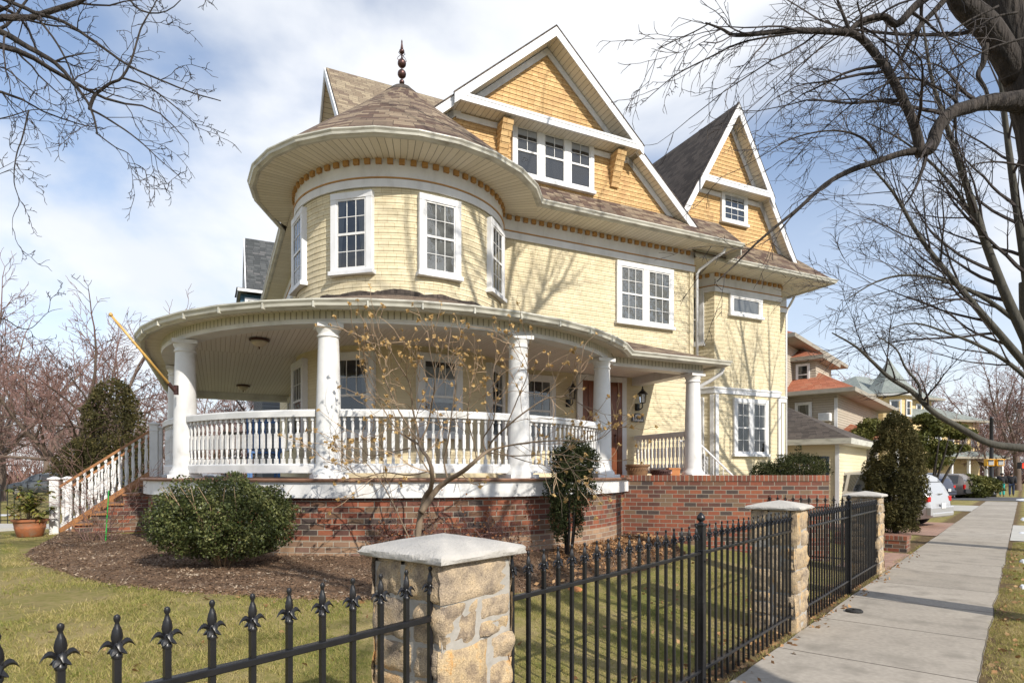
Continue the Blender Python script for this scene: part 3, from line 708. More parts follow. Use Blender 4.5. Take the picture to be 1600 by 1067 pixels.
# ---- porch columns
cm = MB()
cm.box((0, 0, .03), .46, .46, .06)
cm.lathe([(.225, .06), (.228, .085), (.215, .115), (.20, .12), (.195, .135), (.18, .15), (.172, .20), (.170, .5), (.160, 1.2), (.142, 1.86), (.140, 1.94), (.158, 1.95), (.158, 1.97), (.142, 1.98), (.142, 2.01), (.165, 2.05), (.168, 2.07)], (0, 0, 0), 32)
cm.box((0, 0, 2.10), .35, .35, .06)
cols = [193, 156.2, 119.0, 81.7, 49.5]; colpos = [(4.28*math.cos(R(a)), 4.28*math.sin(R(a))) for a in cols]+[(5.38, 2.72)]
c0 = None
for u, v in colpos:
    if c0 is None: c0 = cm.build('porch_column', M['white'], house); smooth_by_angle(c0, 40); col_o = c0
    else: col_o = c0.copy(); COL.objects.link(col_o)
    col_o.location = H(u, v, FL-.01)-house.location; col_o.rotation_euler.z = math.atan2(HU.y, HU.x)
# ---- balustrades
bm_ = MB(); bm_.box((0, 0, .31), .052, .052, .20); bm_.box((0, 0, .035), .052, .052, .07); bm_.box((0, 0, .605), .05, .05, .05)
bm_.lathe([(.012, .065), (.024, .085), (.014, .11), (.020, .16), (.024, .20), (.016, .212)], (0, 0, 0), 8)
bm_.lathe([(.018, .405), (.026, .42), (.015, .435), (.026, .50), (.022, .55), (.013, .575), (.022, .59)], (0, 0, 0), 8)
bal_me = None
def balustrade(pts, z0=1.62, ztop=2.50, spacing=.108, name='balustrade', mat=None):
    """pts: (u, v) line between two posts"""
    global bal_me
    m = MB(); P = W2(pts)
    m.sweep(P, [(-.055, ztop-.10), (-.045, ztop-.10), (-.045, ztop-.085), (.045, ztop-.085), (.045, ztop-.10), (.055, ztop-.10), (.06, ztop-.02), (.045, ztop), (-.045, ztop), (-.06, ztop-.02)][::1], closed=True)
    m.sweep(P, [(-.04, z0), (.04, z0), (.04, z0+.11), (.025, z0+.13), (-.025, z0+.13), (-.04, z0+.11)], closed=True)
    rail = m.build(name, mat or M['white'], house)
    d = [(P[i+1]-P[i]).length for i in range(len(P)-1)]; T = sum(d); n = int(T/spacing); h = ztop-.10-(z0+.13)
    for k in range(n):
        s = (k+.5)*T/n; i = 0
        while s > d[i]: s -= d[i]; i += 1
        p = P[i]+(P[i+1]-P[i])*(s/d[i]); ang = math.atan2((P[i+1]-P[i]).y, (P[i+1]-P[i]).x)
        if bal_me is None:
            o = bm_.build('baluster', M['white'], rail); smooth_by_angle(o, 45); bal_me = o.data
        else: o = bpy.data.objects.new('baluster', bal_me); COL.objects.link(o); o.parent = rail
        o.location = (p.x, p.y, z0+.13); o.rotation_euler.z = ang; o.scale = (.84, .84, h/.63)
    return rail
gap = math.degrees(.17/4.28)
for a, b in zip(cols, cols[1:]): balustrade(arcpts(a-gap, b+gap, 4.28, 3))
balustrade([(-4.28, -2.0), (-4.28, -1.1)])
balustrade([(5.38, 2.55), (5.38, .80)], spacing=.12)
# ---- stairs on the left side
m = MB(); nst = 6; top = FL; sv0, sv1 = -3.25, -2.05; su = -4.64
for k in range(nst):
    x1 = su-.27*k; zt = top-.19*(k+1)
    m.box(H((x1-.27-(.0))+.135, (sv0+sv1)/2, (zt+.1)/2), .27, sv1-sv0-.04, zt-.1, HU, HV)
stair = m.build('stair_base', M['brick'], house)
for k in range(nst):
    m = MB(); x1 = su-.27*k; zt = top-.19*(k+1); m.box(H(x1-.13, (sv0+sv1)/2, zt+.02), .31, sv1-sv0+.06, .04, HU, HV); m.build('tread', M['wood'], stair)
def post(u, v, z0, z1, w=.15):
    m = MB(); m.box(H(u, v, (z0+z1)/2), w, w, z1-z0, HU, HV); m.box(H(u, v, z1+.015), w+.06, w+.06, .03, HU, HV); m.box(H(u, v, z1+.045), w+.02, w+.02, .03, HU, HV, taper=.3)
    m.box(H(u, v, z1-.12), w+.02, w+.02, .02, HU, HV)
    o = m.build('newel_post', M['white'], house); bevel(o, .005, 1); return o
lx = su-.27*nst-.05
for v in (sv1, sv0):
    post(su, v, FL, 2.62); post(lx, v, .38, 1.50)
    a, b = H(su-.08, v, 2.48), H(lx+.08, v, 1.36); d = (b-a)
    m = MB(); side = HV; dn = d.normalized(); nn = dn.cross(side)
    m.box((a+b)/2, d.length, .07, .045, dn, side, nn); rail = m.build('stair_rail', M['wood'], house)
    m = MB(); a2, b2 = a-UP*.86, b-UP*.86; m.box((a2+b2)/2, d.length, .06, .09, dn, side, nn); m.build('bottom_rail', M['wood'], rail)
    for k in range(13):
        p = a+d*((k+.5)/13)
        o = bpy.data.objects.new('baluster', bal_me); COL.objects.link(o); o.parent = rail; o.location = p-UP*.82; o.scale = (1, 1, .80/.63); o.rotation_euler.z = math.atan2(HU.y, HU.x)
# ---- downspouts
def pipe(name, pts, r=.035, mat=None, parent=house):
    m = MB(); m.tube(pts, r, 10); o = m.build(name, mat or M['trim'], parent, smooth=True); return o
pipe('downspout', [H(7.62, 1.36, 7.08), H(7.60, 1.33, 6.98), H(7.5, 1.15, 6.88), H(7.28, .86, 6.66), H(7.24, .80, 6.55), H(7.24, .80, 4.45)])
pipe('downspout', [H(5.95, 2.98, 3.80), H(5.94, 2.94, 3.70), H(5.80, 2.78, 3.55), H(5.60, 2.60, 3.42), H(5.58, 2.58, 3.3), H(5.58, 2.58, 1.6)], .04)
pipe('downspout', [H(12.0, -.3, 6.93), H(12.0, -.32, 6.85), H(12.05, -.6, 6.55), H(12.0, -.6, 6.4), H(12.0, -.6, .6)])
pipe('downspout', [H(-4.7, -6.1, 3.85), H(-4.6, -6.1, 3.65), H(-4.3, -6.1, 3.5), H(-4.3, -6.1, 1.6)])
# ---- the raised terrace behind the brick wall belongs to the house
m = MB(); m.face([H(u, v, 1.45) for u, v in [(3.6, 2.9), (5.2, 3.9), (6.3, 4.7), (7.6, 3.4), (8.3, 1.0), (7.2, -.6), (3.6, FV)]]); m.build('terrace_floor', M['brickt'], house)
m = MB(); m.box(H(8.27, -.15, 1.8)+cn*.02, .36, .03, .56, cd, cn)
for k in range(26):
    rg = random.Random(k); c = H(8.27, -.15, 1.8)+cd*rg.uniform(-.14, .14)+UP*rg.uniform(-.24, .24)+cn*.04
    m.tube([c+cd*(.045*math.cos(R(a)))+UP*(.045*math.sin(R(a))) for a in range(0, 300, 40)], .009, 4)
m.build('carved_panel', M['trim'], house)
# ================================================================ THE GROUND
def ground_mat():
    m, N, L, b = new_mat('lawn_earth')
    tc = N.new('ShaderNodeTexCoord')
    def noise_(scale, det=6, ro=.6):
        n = N.new('ShaderNodeTexNoise'); n.inputs['Scale'].default_value = scale; n.inputs['Detail'].default_value = det; n.inputs['Roughness'].default_value = ro
        L.new(tc.outputs['Object'], n.inputs['Vector']); return n
    a = noise_(1.1); c = noise_(14); d = noise_(90, 4)
    r1 = ramp(N, [(.30, (.13, .15, .04)), (.46, (.245, .22, .075)), (.62, (.35, .28, .135))])
    s = N.new('ShaderNodeMath'); s.operation = 'MULTIPLY_ADD'; s.inputs[1].default_value = .45; L.new(c.outputs['Fac'], s.inputs[0])
    s2 = N.new('ShaderNodeMath'); s2.operation = 'MULTIPLY_ADD'; s2.inputs[1].default_value = .8; s2.inputs[2].default_value = -.12; L.new(a.outputs['Fac'], s2.inputs[0]); L.new(s2.outputs[0], s.inputs[2])
    L.new(s.outputs[0], r1.inputs[0])
    # bare earth beside the pavement
    dt = N.new('ShaderNodeVectorMath'); dt.operation = 'DOT_PRODUCT'; dt.inputs[1].default_value = tuple(SN); L.new(tc.outputs['Object'], dt.inputs[0])
    def band(c0, w):
        q = N.new('ShaderNodeMath'); q.operation = 'SUBTRACT'; q.inputs[1].default_value = c0; L.new(dt.outputs['Value'], q.inputs[0])
        e = N.new('ShaderNodeMath'); e.operation = 'ABSOLUTE'; L.new(q.outputs[0], e.inputs[0])
        f = N.new('ShaderNodeMapRange'); f.inputs[1].default_value = w; f.inputs[2].default_value = w+.22; f.inputs[3].default_value = 1; f.inputs[4].default_value = 0; L.new(e.outputs[0], f.inputs[0]); return f
    f1, f2 = band(1.86, .13), band(.24, .03)
    mxx = N.new('ShaderNodeMath'); mxx.operation = 'MAXIMUM'; L.new(f1.outputs[0], mxx.inputs[0]); L.new(f2.outputs[0], mxx.inputs[1])
    nn = N.new('ShaderNodeMath'); nn.operation = 'MULTIPLY_ADD'; nn.inputs[1].default_value = 1.0; nn.use_clamp = True; L.new(mxx.outputs[0], nn.inputs[0])
    n3 = noise_(5); off = N.new('ShaderNodeMapRange'); off.inputs[1].default_value = .3; off.inputs[2].default_value = .7; off.inputs[3].default_value = -.5; off.inputs[4].default_value = .35; L.new(n3.outputs['Fac'], off.inputs[0]); L.new(off.outputs[0], nn.inputs[2])
    dirt = ramp(N, [(.3, (.085, .055, .032)), (.7, (.20, .14, .085))]); L.new(d.outputs['Fac'], dirt.inputs[0])
    mm = N.new('ShaderNodeMix'); mm.data_type = 'RGBA'; L.new(nn.outputs[0], mm.inputs[0]); L.new(r1.outputs[0], mm.inputs[6]); L.new(dirt.outputs[0], mm.inputs[7])
    L.new(mm.outputs[2], b.inputs['Base Color']); b.inputs['Roughness'].default_value = .95; b.inputs['Specular IOR Level'].default_value = .1
    bp = N.new('ShaderNodeBump'); bp.inputs['Strength'].default_value = 1; bp.inputs['Distance'].default_value = .025; L.new(d.outputs['Fac'], bp.inputs['Height']); L.new(bp.outputs[0], b.inputs['Normal'])
    return m
def axis(lo, hi, near, step, far):
    a = []; x = near[0]
    while x < near[1]: a.append(x); x += step
    k = step; x = near[0]
    while x > lo: k = min(k*1.35, far); x -= k; a.insert(0, x)
    k = step; x = near[1]; a.append(x)
    while x < hi: k = min(k*1.35, far); x += k; a.append(x)
    return a
xs = axis(-900, 900, (-13, 15), .22, 80); ys = axis(-60, 1500, (-1, 22), .22, 80)
V = [(x, y, ground(x, y)) for y in ys for x in xs]; nx = len(xs)
F = [(j*nx+i, j*nx+i+1, (j+1)*nx+i+1, (j+1)*nx+i) for j in range(len(ys)-1) for i in range(nx-1)]
tag(raw('ground', V, F, ground_mat(), smooth=True), kind='structure')
def strip(name, pts_l, pts_r, z, mat, edge=0., kind='structure'):
    """a flat sheet between two lines of ground points"""
    m = MB(); ln = 0; w = (Vector(pts_l[0])-Vector(pts_r[0])).length
    for i in range(len(pts_l)-1):
        a, b, c, d = Vector(pts_l[i]), Vector(pts_l[i+1]), Vector(pts_r[i+1]), Vector(pts_r[i]); l2 = ln+(b-a).length
        m.face([d+UP*z, c+UP*z, b+UP*z, a+UP*z], uv=[(ln, 0), (l2, 0), (l2, w), (ln, w)]); ln = l2
        if edge:
            m.face([a+UP*(z-edge), b+UP*(z-edge), b+UP*z, a+UP*z][::-1]); m.face([d+UP*(z-edge), c+UP*(z-edge), c+UP*z, d+UP*z])
    o = m.build(name, mat); return tag(o, kind=kind)
M['concrete'] = coursed('pavement_slabs', [(0, (.295, .265, .225)), (1, (.36, .325, .28))], 1.52, 50, .010, (.10, .085, .07), .9, .004, .25, .22, stain=(.215, .195, .165))
_ts = [-4+k*.2 for k in range(90)]+[14+k for k in range(33)]
jit = lambda t, s: .022*noise.noise(Vector((t*1.1, s, 0)))+.016*noise.noise(Vector((t*4.3, s, 5)))
strip('sidewalk', [S(t, 1.725+jit(t, 2)) for t in _ts], [S(t, .27+jit(t, 9)) for t in _ts], .022, M['concrete'], .06)
M['paver'] = coursed('driveway_pavers', [(0, (.34, .20, .15)), (.35, (.28, .17, .13)), (.7, (.38, .24, .18))], .2, .1, .006, (.22, .19, .17), .85, .004, .4, .15)
M['asphalt'] = plain('asphalt', (.075, .075, .078), .9, .25, 2, .006, 80)
M['path'] = plain('path_concrete', (.42, .41, .38), .9, .08, 1.5)
strip('garden_path', [S(11.75, 8), S(11.75, 1.74)], [S(14.5, 8), S(14.5, 1.74)], .016, M['paver'])
strip('driveway', [S(19.2, 14), S(19.2, 1.74)], [S(24.6, 14), S(24.6, 1.74)], .016, M['paver'])
strip('driveway_apron', [S(19.0, .26), S(19.0, -2.9)], [S(24.8, .26), S(24.8, -2.9)], .016, M['path'])
strip('neighbour_driveway', [S(33, 16), S(33, 1.74)], [S(39, 16), S(39, 1.74)], .016, M['path'])
strip('cross_street', [Vector((-160, 42, 0)), Vector((-12, 36.5, 0)), Vector((8, 35, 0))], [Vector((-160, 31, 0)), Vector((-12, 26.5, 0)), Vector((8, 25, 0))], .015, M['asphalt'])
strip('side_path', [Vector((-60, 19.6, .0)), Vector((-9.5, 15.4, .05))], [Vector((-60, 17.4, .0)), Vector((-9.5, 14.2, .05))], .30, M['path'], .3)
strip('side_street', [S(t, -2.9) for t in (-20, 60, 160)], [S(t, -11) for t in (-20, 60, 160)], .012, M['asphalt'])
strip('cross_street', [S(47, 30), S(47, -60)], [S(55, 30), S(55, -60)], .018, M['asphalt'])
# snow left over
def snow(cx, cy, rx, ry, seed, z=.0, rot=0.):
    rg = random.Random(seed); m = MB(); n = 36
    rr = [1+.35*noise.noise(Vector((math.cos(k/n*6.283)*1.8+seed, math.sin(k/n*6.283)*1.8, seed))) for k in range(n)]
    def P(k, f, h):
        a = k/n*2*math.pi; x, y = rx*rr[k % n]*f*math.cos(a), ry*rr[k % n]*f*math.sin(a); x, y = x*math.cos(rot)-y*math.sin(rot), x*math.sin(rot)+y*math.cos(rot)
        return Vector((cx+x, cy+y, ground(cx+x, cy+y)+z+h))
    for f0, f1, h0, h1 in ((1, .85, 0, .015), (.85, .5, .015, .03)):
        for k in range(n): m.face([P(k, f0, h0), P(k+1, f0, h0), P(k+1, f1, h1), P(k, f1, h1)])
    m.face([P(k, .5, .03) for k in range(n)]); return tag(m.build('snow_patch', M['snow'], smooth=True), kind='stuff')
sr = math.atan2(SD.y, SD.x)
for i, (px_, py_, rx, ry) in enumerate([(1490, 775, 2.6, .7), (1600, 781, 3.2, .5), (1602, 811, 1.1, .14), (1598, 833, .5, .1), (1600, 877, .35, .06), (1598, 917, .2, .035), (1462, 772, 1.2, .5)]):
    c = gp(px_, py_); snow(c.x, c.y, rx, ry, i+1, .0, sr)
for i, (x, y, rx, ry) in enumerate([(-24, 23.8, 5, .9), (-21, 20.7, 3.5, .5), (-14.6, 22.5, 2.2, .6), (-35, 23.5, 4, 1)]): snow(x, y, rx, ry, i+20, .0, -.1)
# ---- planting bed of bark mulch
bed_px = [(40, 868), (60, 882), (110, 898), (170, 912), (250, 922), (330, 928), (420, 934), (520, 938), (620, 938), (730, 934), (830, 924), (910, 912), (980, 898), (1030, 884), (1075, 872)]
front = [gp(*q) for q in bed_px]
back = []
for i in range(len(front)):
    t = i/(len(front)-1)
    if t < .22: q = H(-4.45-(1-t/.22)*1.7, -1.9+ (t/.22)*1.2)
    elif t < .86: a = 183-(183-44)*((t-.22)/.64); q = uvp(a, 4.5)
    else: q = uvp(44, 4.5).lerp(H(4.2, 3.3), (t-.86)/.14)
    back.append(q)
def bed_pt(s, t):
    k = s*(len(front)-1); i = min(int(k), len(front)-2); f = k-i
    a, b = front[i].lerp(front[i+1], f), back[i].lerp(back[i+1], f); p = a.lerp(b, t)
    h = ground(p.x, p.y)+.03+.03*min(1, t*8)+.018*noise.noise(Vector((p.x*5, p.y*5, 3)))+.012*noise.noise(Vector((p.x*17, p.y*17, 3)))
    if t <= 0: h -= .05
    return Vector((p.x, p.y, h))
M['mulch'] = plain('bark_mulch', (.15, .088, .048), .95, .6, 28, .03, 55)
ns_, nt_ = 150, 40
V = [bed_pt(i/ns_+ (.004*noise.noise(Vector((i*.4, 0, 0)))), (j/nt_)**1.2) for j in range(nt_+1) for i in range(ns_+1)]
F = [(j*(ns_+1)+i, j*(ns_+1)+i+1, (j+1)*(ns_+1)+i+1, (j+1)*(ns_+1)+i) for j in range(nt_) for i in range(ns_)]
tag(raw('mulch_bed', V, F, M['mulch'], smooth=True), kind='structure')
rs = np.random.RandomState(5)
def scatter_quads(name, C, size, mat, parent=None, aspect=.5, flat=None, offset=None, seed=0, kind=None):
    """one small rhombic leaf per centre, turned at random; flat: how far it may tilt from level"""
    rs = np.random.RandomState(seed); n = len(C); C = np.asarray(C, dtype=float)
    a = rs.normal(size=(n, 3)); 
    if flat is not None: a[:, 2] *= flat
    a /= np.linalg.norm(a, axis=1)[:, None]+1e-9
    b = rs.normal(size=(n, 3))
    if flat is not None: b[:, 2] *= flat
    b -= a*(a*b).sum(1)[:, None]; b /= np.linalg.norm(b, axis=1)[:, None]+1e-9
    s = (size*(.6+.8*rs.rand(n)))[:, None]; w = np.cross(a, b); w *= s*.12
    P = np.stack([C-a*s, C-b*s*aspect+w, C+a*s, C+b*s*aspect+w], 1).reshape(-1, 3)
    F = np.arange(4*n).reshape(-1, 4)
    o = raw(name, P, F, mat, parent, offset)
    if kind: o['kind'] = kind
    return o
chips = []
for _ in range(26000):
    s, t = rs.rand(), rs.rand()**1.1-.02-.03*rs.rand(); p = bed_pt(s, max(.0, t)) if t > 0 else bed_pt(s, .0)-Vector((0, .25*abs(rs.normal())*.4, -.05)); chips.append((p.x, p.y, p.z+.006))
M['chip'] = leafy('mulch_chips', [(.035, .02, .013), (.11, .065, .04), (.22, .15, .10), (.46, .38, .29)], .9, 3, 0)
scatter_quads('mulch_chips', chips, .016, M['chip'], aspect=.45, flat=.35, seed=2, kind='stuff')
# dry leaves, mostly blown against the brick wall
lv = []
for _ in range(2600):
    s, t = .72+.28*rs.rand(), rs.rand(); p = bed_pt(s, t)
    if rs.rand() < .3+.7*t: lv.append((p.x, p.y, p.z+.02+.03*rs.rand()))
for _ in range(700):
    tt, p = 2+8*rs.rand(), 1.78+abs(rs.normal())*.25; q = S(tt, p); lv.append((q.x, q.y, ground(q.x, q.y)+.012))
for _ in range(260):
    tt, p = 1+9*rs.rand(), 2+4*rs.rand(); q = S(tt, p); lv.append((q.x, q.y, ground(q.x, q.y)+.015))
for _ in range(120):
    tt, p = 3+12*rs.rand(), 1.72-abs(rs.normal())*.07; q = S(tt, p); lv.append((q.x, q.y, .028))
for _ in range(200):
    tt, p = 4+12*rs.rand(), .22-abs(rs.normal())*.25; q = S(tt, p); lv.append((q.x, q.y, ground(q.x, q.y)+.012))
scatter_quads('fallen_leaves', lv, .028, M['deadleaf'], aspect=.6, flat=.5, seed=3, kind='stuff')
# ---- short winter grass
import bisect
fx = np.array([[p.x, p.y] for p in front])
def in_bed(x, y):
    i = int(np.argmin((fx[:, 0]-x)**2+(fx[:, 1]-y)**2)); i = min(max(i, 1), len(fx)-1)
    a, b = fx[i-1], fx[i]; return (b[0]-a[0])*(y-a[1])-(b[1]-a[1])*(x-a[0]) > 0
def blades(n, region, h, w, seed):
    rs = np.random.RandomState(seed); V = []; k = 0
    while k < n:
        x, y = region(rs)
        p = y*.64-x*.768
        if p > 2 and in_bed(x, y) and x > -8.5: k += 1; continue
        dn = noise.noise(Vector((x*1.3, y*1.3, 7)))
        if rs.rand() > .55+1.5*dn+.8*noise.noise(Vector((x*7, y*7, 2))): k += 1; continue
        z = ground(x, y); a = rs.rand()*6.283; hh = h*(.5+rs.rand()); lx, ly = rs.normal()*.7*hh, rs.normal()*.7*hh
        c, s = math.cos(a)*w, math.sin(a)*w
        V += [(x-c, y-s, z-.003), (x+c, y+s, z-.003), (x+lx, y+ly, z+hh)]; k += 1
    return V
def reg_lawn(rs):
    t, p = -1.5+10.5*rs.rand()**.8, 1.95+5.2*rs.rand()**1.1; return t*.64-p*.768, t*.768+p*.64
def reg_left(rs):
    Y = 3+9*rs.rand(); X = -(Y*.83)*(.3+.7*rs.rand()); return X, Y
def reg_edge(rs):
    t = 2.5+14*rs.rand()**1.3; p = (.265-abs(rs.normal())*.05) if rs.rand() < .6 else (1.735+abs(rs.normal())*.03); return t*.64-p*.768, t*.768+p*.64
def reg_verge(rs):
    t, p = 2.5+16*rs.rand()**1.3, .20-abs(rs.normal())*.8; return t*.64-p*.768, t*.768+p*.64
V = blades(190000, reg_lawn, .026, .0024, 1)+blades(80000, reg_left, .030, .004, 2)+blades(80000, reg_verge, .026, .003, 3)+blades(9000, reg_edge, .034, .003, 4)
M['grass'] = leafy('winter_grass', [(.10, .15, .03), (.23, .24, .055), (.40, .33, .13), (.54, .44, .23)], .8, .9, .3)
tag(raw('grass', V, np.arange(len(V)).reshape(-1, 3), M['grass']), kind='stuff')
# ================================================================ BRICK TERRACE WALL
bw = [(3.55, 2.98), (3.9, 3.2), (4.7, 3.85), (5.5, 4.55), (6.45, 5.2), (6.6, 5.05), (6.75, 4.6), (7.4, 3.2), (8.2, 1.4)]
P0 = H(3.55, 3.0)
bwp = [Vector((2.06, 11.62, 0)), Vector((2.7, 11.42, 0)), Vector((3.5, 11.24, 0)), Vector((4.5, 11.12, 0)), Vector((5.35, 11.06, 0)), Vector((5.72, 11.10, 0)), Vector((5.86, 11.35, 0)), Vector((5.75, 11.9, 0)), Vector((5.2, 14.2, 0))]
tw = thing('brick_wall', bwp[2]+UP*.2, 'long red brick retaining wall with a soldier course on top beside the porch', 'wall')
def rv_(p): return list(reversed(p))
m = MB(); m.sweep(bwp[::-1], [(-.22, .0), (0, .0), (0, 1.475), (-.22, 1.475)]); m.build('brickwork', M['brick'], tw)
m = MB(); m.sweep(bwp[::-1], [(-.24, 1.476), (.012, 1.476), (.016, 1.48), (.016, 1.575), (.008, 1.585), (-.24, 1.585)], zuv=False); m.build('soldier_course', M['soldier'], tw)
lw = thing('brick_kerb', S(15.1, 2.0), 'low brick planter end beside the driveway with a soldier course cap', 'planter')
a, b = S(11.95, 1.82), S(11.95, 2.9)
kb = [S(15.4, 3.2), S(15.4, 1.85), S(14.85, 1.85), S(14.8, 3.2)]
m = MB(); c = (kb[0]+kb[1]+kb[2]+kb[3])/4
m.sweep([kb[0], kb[1], kb[2], kb[3]], [(.0, -.02), (0, .24), (-.2, .24)]); m.build('brickwork', M['brick'], lw)
m = MB(); m.sweep([kb[0], kb[1], kb[2], kb[3]], [(.015, .24), (.015, .33), (-.27, .331)], zuv=False); m.build('soldier_course', M['soldier'], lw)
# ================================================================ STONE PILLARS
def stone(mb, c, ax, ay, az, sx, sy, sz, rg, rough=.012):
    """one rock-faced block: a rounded, dented box; ax outward"""
    n = 7; V = []; F = []
    ph = Vector((rg.uniform(0, 50), rg.uniform(0, 50), rg.uniform(0, 50)))
    ta, tb = rg.uniform(-.04, .04), rg.uniform(-.04, .04)
    for j in range(n+1):
        for i in range(n+1):
            y, z = -1+2*i/n, -1+2*j/n
            e = max(abs(y), abs(z)); fall = 0 if e < .80 else ((e-.80)/.20)**2
            yy, zz = y*sy/2, z*sz/2
            dz = rough*1.6*noise.noise(ph+Vector((yy*11, zz*11, 0)))+rough*.8*noise.noise(ph+Vector((yy*34, zz*34, 5)))
            wy = .008*noise.noise(ph+Vector((z*2, y*3, 9)))*(1 if abs(y) > .7 else 0); wz = .008*noise.noise(ph+Vector((y*2, z*3, 19)))*(1 if abs(z) > .7 else 0)
            V.append(c+ax*(sx*(1-fall*.75)+dz*(1-fall*.6)+yy*ta+zz*tb)+ay*(yy+wy)+az*(zz+wz))
    for j in range(n):
        for i in range(n): F.append((j*(n+1)+i, j*(n+1)+i+1, (j+1)*(n+1)+i+1, (j+1)*(n+1)+i))
    mb.add(V, F)
M['granite'] = None
def granite():
    m, N, L, b = new_mat('golden_granite')
    g = N.new('ShaderNodeNewGeometry'); tc = N.new('ShaderNodeTexCoord')
    n = N.new('ShaderNodeTexNoise'); n.inputs['Scale'].default_value = 9; n.inputs['Detail'].default_value = 8; n.inputs['Roughness'].default_value = .65; L.new(tc.outputs['Object'], n.inputs['Vector'])
    n2 = N.new('ShaderNodeTexNoise'); n2.inputs['Scale'].default_value = 160; n2.inputs['Detail'].default_value = 3; L.new(tc.outputs['Object'], n2.inputs['Vector'])
    r1 = ramp(N, [(.36, (.20, .15, .105)), (.46, (.36, .27, .17)), (.55, (.46, .345, .20)), (.64, (.48, .26, .085))]); L.new(n.outputs['Fac'], r1.inputs[0])
    r2 = ramp(N, [(.36, (.18, .145, .115)), (.5, (.35, .275, .195)), (.64, (.46, .355, .235))]); L.new(n.outputs['Fac'], r2.inputs[0])
    mx = N.new('ShaderNodeMix'); mx.data_type = 'RGBA'; L.new(g.outputs['Random Per Island'], mx.inputs[0]); L.new(r1.outputs[0], mx.inputs[6]); L.new(r2.outputs[0], mx.inputs[7])
    sp_ = N.new('ShaderNodeMapRange'); sp_.inputs[1].default_value = .3; sp_.inputs[2].default_value = .7; sp_.inputs[3].default_value = .7; sp_.inputs[4].default_value = 1.3; L.new(n2.outputs['Fac'], sp_.inputs[0])
    sc = N.new('ShaderNodeVectorMath'); sc.operation = 'SCALE'; L.new(mx.outputs[2], sc.inputs[0]); L.new(sp_.outputs[0], sc.inputs['Scale']); L.new(sc.outputs[0], b.inputs['Base Color'])
    b.inputs['Roughness'].default_value = .8
    ad = N.new('ShaderNodeMath'); ad.operation = 'MULTIPLY_ADD'; ad.inputs[1].default_value = .25; L.new(n2.outputs['Fac'], ad.inputs[0]); L.new(n.outputs['Fac'], ad.inputs[2])
    bp = N.new('ShaderNodeBump'); bp.inputs['Strength'].default_value = 1; bp.inputs['Distance'].default_value = .02; L.new(ad.outputs[0], bp.inputs['Height']); L.new(bp.outputs[0], b.inputs['Normal'])
    return m
M['granite'] = granite()
def pillar(t, p, w, h, seed, label, hz0=0.):
    rg = random.Random(seed); c = S(t, p); base = thing('stone_pillar', c+UP*ground(c.x, c.y)*0, label, 'pillar', 'granite pillars along the iron fence')
    m = MB(); m.box(c+UP*(h/2-.05), w-.006, w-.006, h+.1-.04, SD, SN); m.build('mortar_core', M['mortar'], base)
    sm = MB(); z = -.04; k = 0
    while z < h-.02:
        ch = rg.uniform(.17, .30)
        if h-(z+ch) < .14: ch = h-z
        flip = k % 2
        for fi, (nx_, ny_) in enumerate(((-SN, SD), (-SD, -SN), (SN, -SD), (SD, SN))):
            cuts = [-w/2, w/2]
            if rg.random() < .85: cuts.insert(1, rg.uniform(-.18, .18)*w)
            for a, b in zip(cuts, cuts[1:]):
                sub = [z, z+ch]
                if (b-a) < .6*w and rg.random() < .35: sub.insert(1, z+ch*rg.uniform(.4, .6))
                for z0, z1 in zip(sub, sub[1:]):
                    ya, yb = a, b; full = .012
                    # quoins: this face's stone runs through the corner on every second course
                    g = .009
                    ya += (g if a > -w/2+.01 else (-full if (fi+flip) % 2 else .0)); yb -= (g if b < w/2-.01 else (-full if (fi+flip) % 2 else .0))
                    st = rg.uniform(.005, .015)
                    stone(sm, c+nx_*(w/2-.012)+ny_*((ya+yb)/2)+UP*((z0+z1)/2), nx_, ny_, UP, st+.014, yb-ya+.004, z1-z0-g*.7, rg, rg.uniform(.010, .020))
        z += ch; k += 1
    sm.build('stones', M['granite'], base, smooth=True)
    # cap: shallow pyramid with rock-faced edges
    W2_ = w/2+.052; n = 14; V = []; F = []
    ring = []
    for side in range(4):
        d0, d1 = ((-SN, SD), (SD, SN), (SN, -SD), (-SD, -SN))[side]
        for i in range(n): ring.append((d0, d1, 1-2*i/n if side in (0, 1, 2, 3) else 0))
    def rp(d0, d1, s, r, z, amp, ph):
        q = d0*r+d1*(-s*r)*1.0
        nn = noise.noise(Vector((s*6, ph*3.1+d0.x*5, z*30+seed)))*amp+noise.noise(Vector((s*15, ph+d0.y*9, z*60+seed)))*amp*.6
        return c+q*(1+nn/r)+UP*z
    lv_ = [(W2_-.03, h, .003), (W2_-.005, h+.008, .010), (W2_, h+.022, .014), (W2_-.004, h+.034, .009), (W2_-.016, h+.044, .003), (W2_*.5, h+.073, .001), (.001, h+.098, 0)]
    for j, (r, z, amp) in enumerate(lv_):
        for (d0, d1, s) in ring: V.append(rp(d0, d1, s, r, z, amp, j))
    nr = len(ring)
    for j in range(len(lv_)-1):
        for k in range(nr): F.append((j*nr+k, j*nr+(k+1) % nr, (j+1)*nr+(k+1) % nr, (j+1)*nr+k))
    F.append(tuple(range(nr-1, -1, -1)))
    me = MB(); me.add(V, F); cap = me.build('cap', M['stone_cap'], base); smooth_by_angle(cap, 32)
    return base
pillar(1.88, 1.96, .42, 1.245, 3, 'nearest stone pillar with a pale pyramid cap, in the centre foreground')
pillar(6.75, 1.97, .43, 1.235, 8, 'middle stone pillar, at the edge of the pavement where the brick terrace wall stands behind')
pillar(11.40, 1.99, .45, 1.235, 12, 'farthest stone pillar, partly hidden by the conical yew by the driveway')
